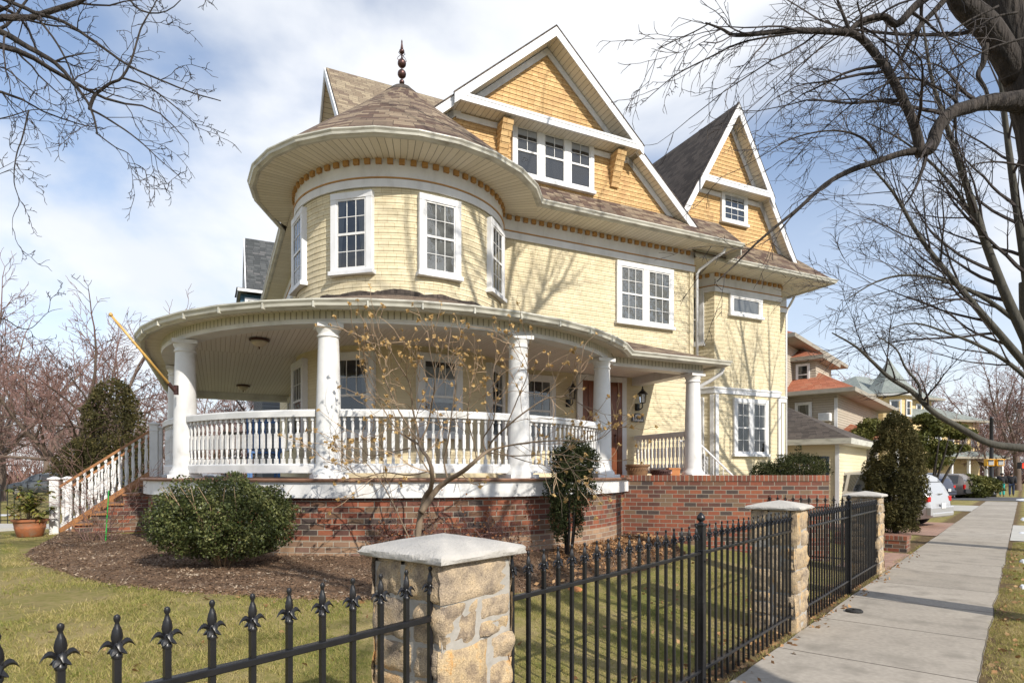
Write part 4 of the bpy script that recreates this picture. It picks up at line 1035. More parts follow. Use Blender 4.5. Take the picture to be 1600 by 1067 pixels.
# ================================================================ IRON FENCES
FP = 1.80; RT, RB, PT = 1.033, .184, 1.13
pk = MB(); pk.box((0, 0, (PT+.03)/2+.0), .017, .017, PT-.03)
fn = MB()
fn.lathe([(.011, 0), (.0135, .003), (.0135, .010), (.010, .014), (.010, .020), (.0135, .024), (.0135, .032), (.009, .036), (.007, .045)], (0, 0, PT-.005), 10)
zb = PT+.036
prof_b = [(.006, 0), (.011, .012), (.0125, .022), (.010, .038), (.006, .052), (.0045, .058), (.007, .063), (.0085, .070), (.006, .077), (.0005, .080)]
V = []; n = 12; F = []
for r, z in prof_b:
    for k in range(n):
        a = 2*math.pi*k/n; q = 1+.12*math.cos(4*a) if z < .052 else 1
        V.append((r*q*math.cos(a)*1.05, r*q*math.sin(a)*.9, zb-.006+z))
for j in range(len(prof_b)-1):
    for k in range(n): F.append((j*n+k, j*n+(k+1) % n, (j+1)*n+(k+1) % n, (j+1)*n+k))
fn.add(V, F)
for sx, sy, ln_, hh in ((1, 0, .037, .018), (-1, 0, .037, .018), (0, 1, .022, .014), (0, -1, .022, .014), (1, 1, .020, -.006), (-1, 1, .020, -.006), (1, -1, .020, -.006), (-1, -1, .020, -.006)):
    d = Vector((sx, sy, 0)).normalized(); s_ = Vector((-d.y, d.x, 0)); pts = []
    for i in range(7):
        t = i/6; pts.append((d*(.006+ln_*t)+UP*(zb-.012+hh*math.sin(t*2.6)-(.013*t*t)), .0085*math.sin(math.pi*min(.97, t*.8+.17))+.0005, .0085*math.sin(math.pi*min(.98, t*.62+.36))+.0003))
    V = []; F = []
    for p_, w_, th_ in pts: V += [p_-s_*w_, p_+UP*th_, p_+s_*w_, p_-UP*th_]
    for i in range(6):
        for k in range(4): F.append((i*4+k, i*4+(k+1) % 4, (i+1)*4+(k+1) % 4, (i+1)*4+k))
    fn.add(V, F)
PKM = FNM = None
def fence(t0, t1, first, label, posts=(), p=FP, step=.121, line=None, group='black iron fence runs with spear points'):
    global PKM, FNM
    X = (lambda t: S(t, p)) if line is None else line
    dirv = (X(1)-X(0)).normalized(); side = Vector((-dirv.y, dirv.x, 0)); rz = math.atan2(dirv.y, dirv.x)
    mid = X((t0+t1)/2); base = thing('iron_fence', mid, label, 'fence', group)
    for z, hh in ((RT, .022), (RB, .022)):
        m = MB(); a, b = X(t0), X(t1); m.box((a+b)/2+UP*z, (b-a).length, .030, hh, dirv, side); o = m.build('rail', M['iron'], base); bevel(o, .003, 1)
    t = first
    while t < t1-.01:
        if t > t0+.005 and not any(abs(t-q) < .06 for q in posts):
            if PKM is None:
                o = pk.build('picket', M['iron'], base); PKM = o.data; f = fn.build('finial', M['iron'], o); smooth_by_angle(f, 40); FNM = f.data
            else:
                o = bpy.data.objects.new('picket', PKM); COL.objects.link(o); o.parent = base; f = bpy.data.objects.new('finial', FNM); COL.objects.link(f); f.parent = o
            f.location = (0, 0, 0); q = X(t); g = ground(q.x, q.y) if p > 1.9 else 0
            o.location = q-base.location; o.rotation_euler.z = rz; 
        t += step
    for q in posts:
        c = X(q); m = MB(); m.box(c+UP*.60, .058, .058, 1.26, dirv, side); m.box(c+UP*1.235, .072, .072, .02, dirv, side); m.box(c+UP*1.05, .064, .064, .012, dirv, side)
        o = m.build('post', M['iron'], base); bevel(o, .004, 1)
        m = MB(); m.lathe([(.026, 0), (.018, .006), (.013, .014), (.024, .022), (.031, .034), (.030, .048), (.020, .064), (.008, .078), (.0005, .084)], c+UP*1.245, 16); o2 = m.build('post_finial', M['iron'], o); smooth_by_angle(o2, 50)
        for z in (RT, RB):
            m = MB(); m.box(c-SN*.031+UP*(z-.06), .014, .012, .014, dirv, side); m.build('bolt', M['iron'], o)
    return base
fence(-1.6, 1.675, -1.491, 'near black iron fence with large leafy spear points, left of the nearest stone pillar')
fence(2.08, 6.54, 2.16, 'black iron fence between the nearest and the middle stone pillar, with one square post', posts=(4.30,))
fence(6.96, 11.19, 7.05, 'black iron fence between the middle and the farthest stone pillar', posts=(9.19,))
ya, yb = S(8.9, 2.0), S(8.9, 4.6)
# ================================================================ TREES AND SHRUBS
def rvec(rg): return Vector((rg.gauss(0, 1), rg.gauss(0, 1), rg.gauss(0, 1))).normalized()
def grow(mbs, p, d, Lg, r, lvl, rg, P):
    """one limb and everything that grows from it; mbs: one mesh builder per level class (0 = wood, 1 = twigs)"""
    n = 6 if lvl < 2 else 4; pts = [p.copy()]; rad = [r]; seg = Lg/n; dd = d.normalized(); nodes = []
    r1 = max(r*P.get('taper', .45), P['rmin']*.6)
    for i in range(n):
        w = P['wob']*(1+.4*lvl)
        dd = (dd+rvec(rg)*w+UP*P['up'][min(lvl, len(P['up'])-1)]).normalized()
        p = p+dd*seg; t = (i+1)/n; pts.append(p.copy()); rad.append(r+(r1-r)*t); nodes.append((p.copy(), dd.copy(), t, rad[-1]))
    mb = mbs[0] if lvl <= P['wood'] else mbs[1]
    mb.tube(pts, rad, 8 if r > .05 else (5 if r > .015 else 3), cap=False)
    if lvl >= P['lv']:
        if P.get('tips') is not None: P['tips'].append(pts[-1])
        return
    k = P['kids'][min(lvl, len(P['kids'])-1)]
    for j in range(k):
        t = P['t0'] + (1-P['t0'])*(j+rg.random())/k; i = min(int(t*n), n-1); q, qd, tt, qr = nodes[i]
        a = P['ang'][min(lvl, len(P['ang'])-1)]*rg.uniform(.7, 1.3); side = qd.cross(rvec(rg)).normalized()
        nd = (qd*math.cos(a)+side*math.sin(a)).normalized()
        if P.get('bias'): nd = (nd+P['bias']*P.get('bw', .2)).normalized()
        grow(mbs, q, nd, Lg*P['lr']*rg.uniform(.7, 1.25)*(1.1-.45*tt), max(P['rmin'], qr*P['rr']), lvl+1, rg, P)
    if lvl < 2 and P.get('lead', True): grow(mbs, pts[-1], dd, Lg*.7, max(P['rmin'], r1), lvl+1, rg, P)
BASE = dict(wob=.10, up=[.05, .03, .0], kids=[6, 5, 4, 3], ang=[.75, .7, .65], lr=.58, rr=.55, rmin=.004, wood=1, lv=4, t0=.3)
def bare_tree(name, loc, h, seed, label, group=None, trunk_h=.25, stems=4, spread=.5, r=.14, bark='barkf', twig='twigr', **kw):
    rg = random.Random(seed); P = dict(BASE); P.update(kw); LOCAL.add(name)
    o = thing(name, loc, label, 'tree', group); LOCAL.add(o.name)
    a, b = MB(), MB(); th = h*trunk_h
    pts = [Vector((0, 0, -.1)), Vector((0, 0, .15)), Vector((rg.uniform(-.04, .04)*th, rg.uniform(-.04, .04)*th, th*.55)), Vector((rg.uniform(-.06, .06)*th, rg.uniform(-.06, .06)*th, th))]
    a.tube(pts, [r*1.5, r*1.12, r*.95, r*.85], 10, cap=False)
    for k in range(stems):
        az = 2*math.pi*(k+rg.random()*.6)/stems; sp = spread*rg.uniform(.6, 1.3); d = Vector((math.cos(az)*sp, math.sin(az)*sp, 1)).normalized()
        grow((a, b), pts[-1]-UP*th*.12*rg.random(), d, h*rg.uniform(.36, .48), r*.62, 0, rg, P)
    t = a.build('trunk', M[bark], o, smooth=True, offset=Vector((0, 0, 0))); c = b.build('crown', M[twig], o, offset=Vector((0, 0, 0)))
    return o
def again(src, loc, label=None, rz=0., s=1.):
    c = copy_tree(src); c.location = loc; c.rotation_euler.z = rz; c.scale = (s, s, s); LOCAL.add(c.name)
    if label: c['label'] = label
    return c
def limb(pts, rad, mbs, rg, P=None, kids=0, lvl=1, klen=1., sub=4, n=8, wob=.0, kt0=.15, dirb=None):
    """a limb along given points, smoothed, with random branches"""
    Q = []; RR = []
    pts = [Vector(p) for p in pts]; m = len(pts)
    if not hasattr(rad, '__len__'): rad = [rad[0]]*m
    for i in range(m-1):
        p0, p1, p2, p3 = pts[max(0, i-1)], pts[i], pts[i+1], pts[min(m-1, i+2)]
        for j in range(sub):
            t = j/sub; q = .5*((2*p1)+(p2-p0)*t+(2*p0-5*p1+4*p2-p3)*t*t+(3*p1-p0-3*p2+p3)*t**3); Q.append(q+rvec(rg)*wob*rad[i]); RR.append(rad[i]+(rad[i+1]-rad[i])*t)
    Q.append(pts[-1]); RR.append(rad[-1]); mbs[0].tube(Q, RR, n)
    if P:
        for j in range(kids):
            t = kt0+(1-kt0)*(j+rg.random())/kids; i = min(int(t*(len(Q)-1)), len(Q)-2); d = (Q[i+1]-Q[i]).normalized()
            a = rg.uniform(.5, 1.1); side = d.cross(rvec(rg)).normalized(); nd = d*math.cos(a)+side*math.sin(a)
            if dirb is not None: nd = (nd+dirb).normalized()
            grow(mbs, Q[i], nd, klen*rg.uniform(.6, 1.3)*(1.1-.4*t), max(P['rmin'], min(RR[i]*.45, P.get('rk', .03))), lvl, rg, P)
    return Q
# ---- the big street tree whose limbs cross the upper right
bt = thing('street_tree', S(6.4, -.1)+Vector((.45, -.2, 0)), 'big old tree with furrowed dark trunk and crooked limbs reaching over the fence', 'tree', 'bare street trees along the pavement')
rg = random.Random(7); wood, tw1 = MB(), MB()
PT_ = dict(BASE, wob=.13, up=[0, -.02, -.05, -.06], kids=[5, 4, 3, 2], lr=.55, rmin=.0035, lv=3, wood=0, rk=.022, lead=True)
B = lambda pts, Y: [at(x, y, (Y if not hasattr(Y, '__len__') else Y[i])) for i, (x, y) in enumerate(pts)]
bx, by = at(1700, 900, 6.4).x, 6.4
trunk = [Vector((bx+.1, by, -.1)), Vector((bx+.05, by, .3)), Vector((bx, by, 1.6))]+B([(1668, 520), (1648, 360), (1628, 220), (1603, 110), (1568, 0), (1534, -130), (1500, -300), (1480, -480)], 6.4)
limb(trunk, [.34, .27, .235, .22, .215, .21, .205, .19, .19, .15, .10], (wood, tw1), rg, None, n=14, sub=5, wob=.04)
mb2 = (wood, tw1)
PB = dict(PT_, lv=3)
limb(B([(1590, 120), (1545, 45), (1500, 0), (1470, -80), (1420, -190)], [6.4, 6.3, 6.2, 6.1, 6.0]), [.13, .12, .105, .08, .05], mb2, rg, PB, 5, klen=1.5, n=10)
A = B([(1615, 160), (1575, 158), (1530, 163), (1488, 176), (1466, 200), (1455, 230), (1432, 240)], [6.4, 6.3, 6.2, 6.1, 6.05, 6.0, 6.0])
limb(A, [.15, .088, .068, .062, .058, .062, .05], mb2, rg, PT_, 4, klen=.8, n=10, wob=.08)
A2 = B([(1438, 238), (1431, 205), (1418, 170), (1392, 120), (1370, 88), (1345, 60), (1322, 50)], 6.0)
limb(A2, [.050, .045, .041, .038, .036, .033, .028], mb2, rg, PT_, 6, klen=.9, n=8, dirb=Vector((-.4, 0, -.15)))
A3 = B([(1325, 52), (1300, 50), (1260, 49), (1215, 50), (1175, 54), (1145, 55), (1128, 46), (1102, 36)], [6.0, 6.0, 5.9, 5.9, 5.8, 5.8, 5.8, 5.8])
limb(A3, [.034, .030, .027, .024, .021, .017, .012, .007], mb2, rg, PT_, 7, klen=.85, n=7, dirb=Vector((-.5, 0, -.35)))
A4 = B([(1440, 236), (1408, 240), (1372, 252), (1330, 266), (1290, 288), (1250, 324), (1215, 352), (1180, 382), (1150, 412), (1120, 440)], [6.0, 6.0, 5.95, 5.9, 5.9, 5.8, 5.8, 5.8, 5.8, 5.7])
limb(A4, [.040, .031, .027, .027, .021, .017, .014, .010, .007, .004], mb2, rg, dict(PT_, kids=[3, 2, 2], lv=3), 6, klen=.55, n=7, kt0=.35, dirb=Vector((-.5, 0, -.3)))
limb(B([(1325, 52), (1345, 34), (1380, 26), (1402, 38), (1430, 10), (1470, -20)], 6.0), [.022, .028, .031, .034, .038, .044], mb2, rg, PT_, 6, klen=.9, n=7, dirb=Vector((-.3, 0, -.2)))
limb(B([(1328, 50), (1316, 20), (1305, -10), (1290, -60)], 6.0), [.02, .014, .011, .008], mb2, rg, PT_, 4, klen=.8, n=6)
limb(B([(1485, -10), (1460, 18), (1432, 48), (1408, 92), (1392, 118), (1375, 148)], 6.1), [.034, .028, .023, .017, .012, .005], mb2, rg, PT_, 5, klen=.7, n=6)
limb(B([(1500, 172), (1490, 155), (1462, 136), (1430, 124), (1385, 122), (1340, 126)], 6.1), [.018, .015, .012, .010, .007, .004], mb2, rg, PT_, 6, klen=.7, n=5, dirb=Vector((-.3, 0, -.3)))
limb(B([(1370, 240), (1350, 218), (1320, 206), (1280, 206), (1235, 218), (1200, 238), (1160, 262), (1120, 280)], 5.9), [.013, .011, .010, .008, .007, .005, .004, .003], mb2, rg, dict(PT_, kids=[2, 2, 2]), 4, klen=.4, n=4, dirb=Vector((-.3, 0, -.3)))
limb(B([(1110, 36), (1085, 50), (1050, 66), (1030, 78), (1020, 110), (1010, 140)], 5.8), [.007, .006, .005, .004, .0035, .003], mb2, rg, dict(PT_, kids=[2, 2]), 4, klen=.35, n=4)
limb(B([(1245, 52), (1190, 60), (1150, 70), (1105, 92), (1060, 115), (1030, 138), (1000, 165)], 5.85), [.010, .009, .008, .007, .006, .004, .003], mb2, rg, dict(PT_, kids=[2, 2]), 7, klen=.4, n=4, dirb=Vector((-.2, 0, -.5)))
limb(B([(1540, 70), (1536, 100), (1528, 118), (1540, 140), (1548, 165)], 6.3), [.032, .028, .022, .018, .012], mb2, rg, None, n=7)
for k, (x0, y0, x1, y1) in enumerate([(1500, -40, 1180, 150), (1440, -30, 1150, 210), (1560, 10, 1300, 200), (1380, 30, 1160, 180), (1420, 120, 1230, 260), (1600, 60, 1380, 200), (1330, -60, 1200, 80), (1600, 260, 1440, 330), (1590, 20, 1420, 150)]):
    xm, ym = (x0+x1)/2+rg.uniform(-15, 15), (y0+y1)/2-rg.uniform(10, 35)
    limb(B([(x0, y0), ((x0+xm)/2, (y0+ym)/2-8), (xm, ym), ((xm+x1)/2, (ym+y1)/2-2), (x1, y1)], 6.0+.35*math.sin(k*2.1)), [.012, .009, .007, .005, .003], mb2, rg, dict(PT_, kids=[3, 3, 2], rmin=.003), 8, klen=.6, n=4, dirb=Vector((-.35, 0, -.25)))
# crown above the frame, which shades the front of the house
top = trunk[-1]
for k in range(8):
    az = k*.785+.3; d = Vector((math.cos(az)*.75, math.sin(az)*.75, .75)); st = at(1500-k*4, -300+k*12, 6.4) if k % 2 else top
    grow(mb2, st, d, 2.4, .085, 0, rg, dict(PT_, lv=4, kids=[5, 4, 3, 3], up=[.05, .02, 0], wood=1))
wood.build('trunk', M['bark'], bt, smooth=True); tw1.build('crown', M['twig'], bt)
# ---- second street tree, many stems from low down
rg = random.Random(21); b0 = at(1640, 800, 12.6); b0.z = 0
st2 = thing('street_tree', b0, 'bare street tree with several pale green-grey stems, behind the big one on the right', 'tree', 'bare street trees along the pavement')
wood, tw2 = MB(), MB(); mb2 = (wood, tw2)
P2 = dict(BASE, wob=.09, up=[.03, .02, .01, 0], kids=[6, 5, 5, 3], lr=.58, rr=.48, rmin=.0048, lv=3, wood=0, rk=.05, ang=[.6, .6, .6])
limb([b0-UP*.1, b0+UP*.4]+B([(1640, 700), (1625, 600), (1612, 520), (1606, 440)], 12.6), [.32, .26, .23, .21, .18, .15], mb2, rg, None, n=12)
for pts, rr, kids in (([(1622, 570), (1575, 470), (1540, 380), (1510, 290), (1480, 200), (1455, 120), (1440, 20)], .155, 14),
    ([(1612, 500), (1600, 400), (1585, 300), (1572, 200), (1560, 90), (1550, -30)], .15, 10),
    ([(1620, 590), (1560, 520), (1500, 450), (1440, 375), (1395, 300), (1350, 250)], .12, 14),
    ([(1610, 520), (1545, 470), (1480, 440), (1420, 430), (1370, 440), (1320, 470)], .075, 10),
    ([(1560, 430), (1520, 340), (1470, 270), (1410, 220), (1350, 190)], .07, 10),
    ([(1625, 610), (1580, 570), (1530, 540), (1480, 520), (1430, 505), (1385, 515)], .07, 9),
    ([(1608, 440), (1625, 330), (1640, 200), (1650, 50)], .12, 6)):
    n_ = len(pts); limb(B(pts, [12.6-.12*i for i in range(n_)]), [rr*.68*(1-.85*i/(n_-1)) for i in range(n_)], mb2, rg, P2, int(kids*1.25), klen=1.5, n=9, dirb=Vector((-.45, 0, .0)))
low = B([(1660, 705), (1600, 700), (1545, 692), (1500, 668), (1460, 645), (1425, 612), (1390, 590), (1360, 562), (1335, 540), (1300, 520)], [12.3-.05*i for i in range(10)])
limb(low, [.085, .078, .070, .062, .054, .046, .038, .030, .022, .012], mb2, rg, dict(P2, up=[.02, .01]), 9, klen=1.0, n=8, kt0=.45)
limb(B([(1438, 625), (1435, 600), (1415, 575), (1400, 545), (1370, 525)], 12.0), [.03, .028, .022, .016, .010], mb2, rg, P2, 4, klen=.8, n=6)
wood.build('trunk', M['bark2'], st2, smooth=True); tw2.build('crown', M['twig'], st2)
# ---- tree whose twigs hang in at the top left
rg = random.Random(11); lt0 = Vector((-5.6, 4.6, .3))
lt = thing('lawn_tree', lt0, 'bare tree at the left edge whose knobbly twigs hang into the top left corner', 'tree')
wood, tw3 = MB(), MB(); mb2 = (wood, tw3)
P3 = dict(BASE, wob=.22, up=[-.02, -.04, -.03], kids=[4, 4, 3], lr=.5, rr=.5, rmin=.0028, lv=3, wood=0, rk=.012, ang=[.8, .8, .8])
limb([lt0-UP*.1, lt0+UP*.5, lt0+Vector((.1, 0, 2.5)), lt0+Vector((.2, 0, 4)), lt0+Vector((.1, .1, 5.5)), lt0+Vector((.3, .1, 7.5))], [.26, .2, .17, .15, .12, .05], mb2, rg, None, n=12)
for pts, rr, kids in (([(-160, 40), (-60, 40), (0, 50), (45, 75), (85, 98), (115, 130), (142, 170), (152, 210)], .030, 8),
    ([(140, 172), (148, 150), (170, 132), (190, 122), (205, 95), (220, 45), (240, 10), (255, -20)], .014, 9),
    ([(-120, -40), (-30, -15), (20, 5), (60, 22), (100, 35), (140, 60), (175, 85), (205, 105), (250, 125), (300, 145), (345, 158)], .018, 13),
    ([(85, 98), (110, 88), (150, 82)], .010, 2), ([(60, 30), (90, 70), (110, 110), (120, 150), (130, 180)], .010, 6),
    ([(140, 170), (175, 190), (215, 218), (250, 250), (285, 280)], .009, 9), ([(190, 122), (230, 135), (265, 160), (300, 190), (312, 205)], .008, 7),
    ([(150, 208), (180, 230), (205, 245), (220, 290)], .006, 5), ([(-60, 110), (0, 105), (30, 125), (60, 150), (90, 165), (110, 150)], .007, 6),
    ([(-80, 195), (0, 186), (50, 172), (90, 175), (108, 192)], .006, 5), ([(45, 172), (35, 215), (25, 245), (22, 285), (30, 315), (20, 340), (20, 368)], .006, 6), ([(-60, 285), (-10, 275), (22, 262)], .005, 3),
    ([(-60, 500), (0, 497), (30, 512), (50, 512), (75, 488), (98, 482)], .006, 4), ([(180, -60), (210, 10), (260, 18), (300, -20)], .010, 5)):
    n_ = len(pts); limb(B(pts, 4.8), [rr*(1-.8*i/(n_-1)) for i in range(n_)], mb2, rg, P3, max(2, int(kids*.75)), klen=.30, n=6, wob=.15)
for k in range(7):
    az = k*.9; d = Vector((math.cos(az)*.8, math.sin(az)*.8, .8)); grow(mb2, lt0+Vector((.2, 0, 4+k*.4)), d, 1.7, .06, 0, rg, dict(P3, lv=3, wood=1))
wood.build('trunk', M['bark'], lt, smooth=True); tw3.build('crown', M['twig'], lt)
# ---- street tree behind the viewpoint, seen only by its shadow on lawn and walls
PS = dict(wob=.11, lv=4, kids=[5, 4, 3, 2], rmin=.008)
sh1 = bare_tree('street_tree', S(3.4, -3.6), 12.5, 5, 'tall bare tree standing behind the viewpoint', trunk_h=.28, stems=4, spread=.55, r=.2, bark='bark', twig='twig', **PS)
# ---- background trees
bg1 = bare_tree('bare_tree', Vector((-19.3, 27, 0)), 9.2, 31, 'wide spreading bare tree with reddish twigs, left of the tall evergreen', 'bare trees beyond the far street', trunk_h=.17, stems=5, spread=.9, r=.26, kids=[7, 6, 5, 3], rmin=.012, lr=.6)
bg2 = bare_tree('bare_tree', Vector((-12.6, 34, 0)), 8.0, 32, 'round bare tree just left of the porch newel post, in the gap beside the porch', 'bare trees beyond the far street', trunk_h=.2, stems=5, spread=.8, r=.2, kids=[7, 6, 5, 3], rmin=.014, lr=.58)
bg3 = bare_tree('bare_tree', Vector((-30, 36, 0)), 12, 33, 'tall bare tree at the far left edge', 'bare trees beyond the far street', trunk_h=.25, stems=4, spread=.7, r=.26, kids=[6, 6, 5, 3], rmin=.015)
rg = random.Random(8)
for i, (x, y, h) in enumerate([(-27, 31, .8), (-24, 45, 1.05), (-33, 48, 1.0), (-43, 50, 1.1), (-38, 60, 1.2), (-50, 66, 1.2), (-30, 62, 1.1), (-20, 52, 1.0), (-58, 60, 1.2), (-24, 70, 1.3), (-17, 44, .8), (-46, 40, .9), (-40, 80, 1.4), (-60, 84, 1.4), (-75, 78, 1.4), (-28, 88, 1.4), (-52, 52, 1.1), (-66, 48, 1.1), (-34, 54, 1.0)]):
    again((bg1, bg2, bg3)[i % 3], Vector((x, y, 0)), 'one of the bare trees massed beyond the cars on the far left street', rg.random()*6, h*rg.uniform(.85, 1.1))
for i, (x, y, h) in enumerate([(45, 58, .95), (51, 62, 1.1), (40, 66, 1.0), (58, 66, 1.1), (47, 74, 1.2), (36, 72, 1.0), (62, 80, 1.3), (54, 84, 1.2), (33, 80, 1.0), (66, 90, 1.3), (76, 96, 1.4), (58, 100, 1.5), (70, 74, 1.1), (49, 92, 1.3), (43, 100, 1.3)]):
    again((bg2, bg3, bg1)[i % 3], Vector((x, y, 0)), 'one of the reddish bare trees massed at the far end of the pavement', rg.random()*6, h*rg.uniform(.9, 1.1))
# ---- evergreens: many small leafy faces through a crown with gaps
def blob(n, c, rad, seed, amp=.25, freq=2.2, shell=.35, gap=.0, ph=0, flatb=-1):
    rs = np.random.RandomState(seed); out = []
    while len(out) < n:
        d = rs.normal(size=3); d /= np.linalg.norm(d)
        if d[2] < flatb: continue
        k = 1+amp*noise.noise(Vector(d*freq)+Vector((ph, ph, ph))) + amp*.5*noise.noise(Vector(d*freq*3)+Vector((ph, 3, ph)))
        r = k*(1-shell*rs.rand()**1.6); p = Vector((c[0]+d[0]*rad[0]*r, c[1]+d[1]*rad[1]*r, c[2]+d[2]*rad[2]*r))
        if gap and noise.noise(Vector((p.x, p.y, p.z))*(3.0/max(rad))*1.3+Vector((ph, 0, 0))) > gap: continue
        out.append(tuple(p))
    return out
def cone_crown(n, c, h, r, seed, amp=.3, round_=.6, lump=3.0, shell=.4):
    """upright crown: radius swells then tapers to the tip"""
    rs = np.random.RandomState(seed); out = []
    while len(out) < n:
        t = rs.rand(); w = (math.sin(math.pi*min(1, (t*.8+.2)))**round_); 
        if rs.rand() > w: continue
        a = rs.rand()*2*math.pi; d = Vector((math.cos(a), math.sin(a), 0))
        q = Vector((math.cos(a)*lump*.6, math.sin(a)*lump*.6, t*h*lump/r*.35+seed)); k = 1+amp*(noise.noise(q)+.7*noise.noise(q*2.6))
        rr = r*w*k*(1-shell*rs.rand()**1.5); out.append((c[0]+d.x*rr, c[1]+d.y*rr, c[2]+h*t+.04*h*noise.noise(q*1.7)))
    return out
def stems(parent, c, h, n, spread, r, seed, mat, z0=-.05):
    rg = random.Random(seed); m = MB()
    for k in range(n):
        a = 6.283*k/n+rg.random(); e = Vector((math.cos(a)*spread*rg.uniform(.4, 1), math.sin(a)*spread*rg.uniform(.4, 1), h)); c_ = Vector(c)
        m.tube([c_+Vector((math.cos(a)*.04, math.sin(a)*.04, z0)), c_+e*.4+rvec(rg)*.04, c_+e*.75+rvec(rg)*.06, c_+e], [r, r*.8, r*.55, r*.2], 6)
    return m.build('stems', mat, parent, smooth=True)
def bush(name, c, label, cat, pts, size, mat, nst=6, h=.8, spread=.5, r=.018, seed=1, aspect=.5, stem_mat='twigt', group=None):
    o = thing(name, c, label, cat, group); stems(o, c, h, nst, spread, r, seed, M[stem_mat])
    scatter_quads('foliage', pts, size, M[mat], o, aspect, seed=seed, offset=-Vector(c)); return o
c = Vector((-3.45, 7.35, 0)); c.z = ground(c.x, c.y)+.02
pts = blob(23000, c+Vector((0, 0, .62)), (.80, .66, .52), 1, .26, 2.9, .5, .26, 2)+blob(7500, c+Vector((.42, -.05, .58)), (.44, .5, .44), 2, .28, 2.6, .5, .24, 6)+blob(5500, c+Vector((-.5, 0, .55)), (.36, .45, .38), 3, .3, 2.6, .5, .24, 9)
pts = [p for p in pts if p[2] < c.z+1.13+.05*math.sin(p[0]*9) and p[2] > c.z+.10+.35*(((p[0]-c.x)/1.0)**2)]
bush('boxwood_shrub', c, 'large rounded boxwood shrub in the mulch bed before the left half of the porch', 'shrub', pts, .0165, 'boxwood', 22, 1.0, .85, .011, 3, .6)
# narrow yew
c = gp(888, 876); c.z = ground(c.x, c.y)
pts = blob(7500, c+Vector((.08, 0, 1.42)), (.33, .30, .30), 4, .3, 2.6, .6, .25, 3)+blob(6000, c+Vector((.04, 0, 1.02)), (.36, .30, .32), 5, .35, 2.6, .6, .22, 5)+blob(2600, c+Vector((-.12, 0, .62)), (.16, .18, .34), 6, .4, 3, .7, .15, 8)+blob(700, c+Vector((.14, 0, .60)), (.09, .1, .25), 7, .4, 3, .7, .15, 8)
bush('yew_shrub', c, 'narrow dark yew on bare stems before the right end of the porch', 'shrub', pts, .022, 'yew', 6, 1.25, .22, .02, 5, .32, 'bark')
# low dark shrub on the terrace
c = at(1240, 741, 13.6); c.z = 1.46
pts = blob(11000, c+Vector((.12, 0, .25)), (.66, .5, .36), 8, .3, 2.5, .5, .3, 4)+blob(4000, c+Vector((-.58, 0, .18)), (.34, .3, .24), 9, .3, 2.5, .5, .3, 5)+blob(60, c+Vector((.10, 0, .72)), (.08, .06, .08), 9)
bush('yew_shrub', c, 'low spreading dark yew growing on the terrace above the brick wall', 'shrub', pts, .024, 'yew', 5, .4, .4, .015, 6, .32, 'bark')
# conical yew by the driveway
c = at(1399, 836, 16.6); c.z = 0
pts = cone_crown(34000, c+Vector((0, 0, .12)), 3.15, .69, 10, .40, .52, 3.2, .55)
pts = [p for p in pts if noise.noise(Vector(p)*2.6) < .36]
bush('yew_tree', c, 'tall conical yew beside the driveway, in front of the silver minivan', 'shrub', pts, .042, 'evergreen', 8, 1.8, .45, .03, 7, .32, 'bark')
# tall evergreen at the left
c = Vector((-15.6, 23.6, .0))
pts = cone_crown(20000, c+Vector((.3, 0, .5)), 4.75, 1.15, 11, .28, .42, 3.0, .5)+cone_crown(8000, c+Vector((-1.1, .2, .4)), 2.6, 1.0, 12, .3, .6, 3.0, .5)
pts = [p for p in pts if noise.noise(Vector(p)*1.7) < .28]
bush('evergreen_tree', c, 'tall dense dark evergreen beyond the porch stairs', 'tree', pts, .062, 'evergreen', 7, 3.6, .7, .06, 8, .35, 'bark')
# spreading olive juniper behind the driveway
c = at(1450, 741, 27); c.z = 0
pts = []
for k, (x, y, r, rz) in enumerate([(1465, 672, .75, .30), (1448, 655, .55, .25), (1485, 668, .6, .22), (1425, 690, .9, .5), (1470, 700, .7, .35), (1500, 680, .5, .16), (1512, 676, .35, .12), (1500, 700, .4, .14), (1360, 668, .5, .4), (1345, 685, .5, .5), (1455, 720, .8, .35)]):
    pts += blob(1900, at(x, y, 27), (r, r*.8, rz), 20+k, .35, 2.6, .7, .25, k)
bush('juniper_tree', c, 'spreading olive green juniper behind the conical yew', 'tree', pts, .085, 'olive', 7, 3.2, 1.6, .07, 9, .35, 'bark')
# ---- flowering shrub with tan buds before the porch
c = gp(648, 874); c.z = ground(c.x, c.y)
vb = thing('viburnum_shrub', c, 'bare multi-stemmed shrub with clusters of tan buds before the centre of the porch', 'shrub')
rg = random.Random(44); wood, tws = MB(), MB(); tips = []
P4 = dict(BASE, wob=.17, up=[.05, .03, .02], kids=[5, 3, 2], lr=.6, rr=.62, rmin=.0042, lv=2, wood=0, rk=.010, tips=tips, ang=[.55, .6, .6], t0=.2)
YV = 7.25; mb2 = (wood, tws)
def vl(pts, rr, kids, kl=.55, Y=YV, db=None):
    n_ = len(pts); limb([at(x, y, Y+.22*math.sin(i*.9+x*.01)) for i, (x, y) in enumerate(pts)], [rr*(1-.7*i/(n_-1)) for i in range(n_)], mb2, rg, P4, kids, klen=kl, n=7, wob=.12, dirb=db, kt0=.3)
vl([(648, 880), (655, 820), (664, 778), (674, 760), (675, 738), (668, 715), (657, 700), (655, 690)], .042, 2)
vl([(658, 800), (680, 768), (700, 750), (725, 735), (745, 718), (762, 705), (775, 700)], .042, 2)
vl([(655, 695), (640, 685), (622, 675), (605, 668)], .016, 5); vl([(655, 695), (652, 670), (645, 640), (640, 600), (620, 565), (600, 530)], .014, 8)
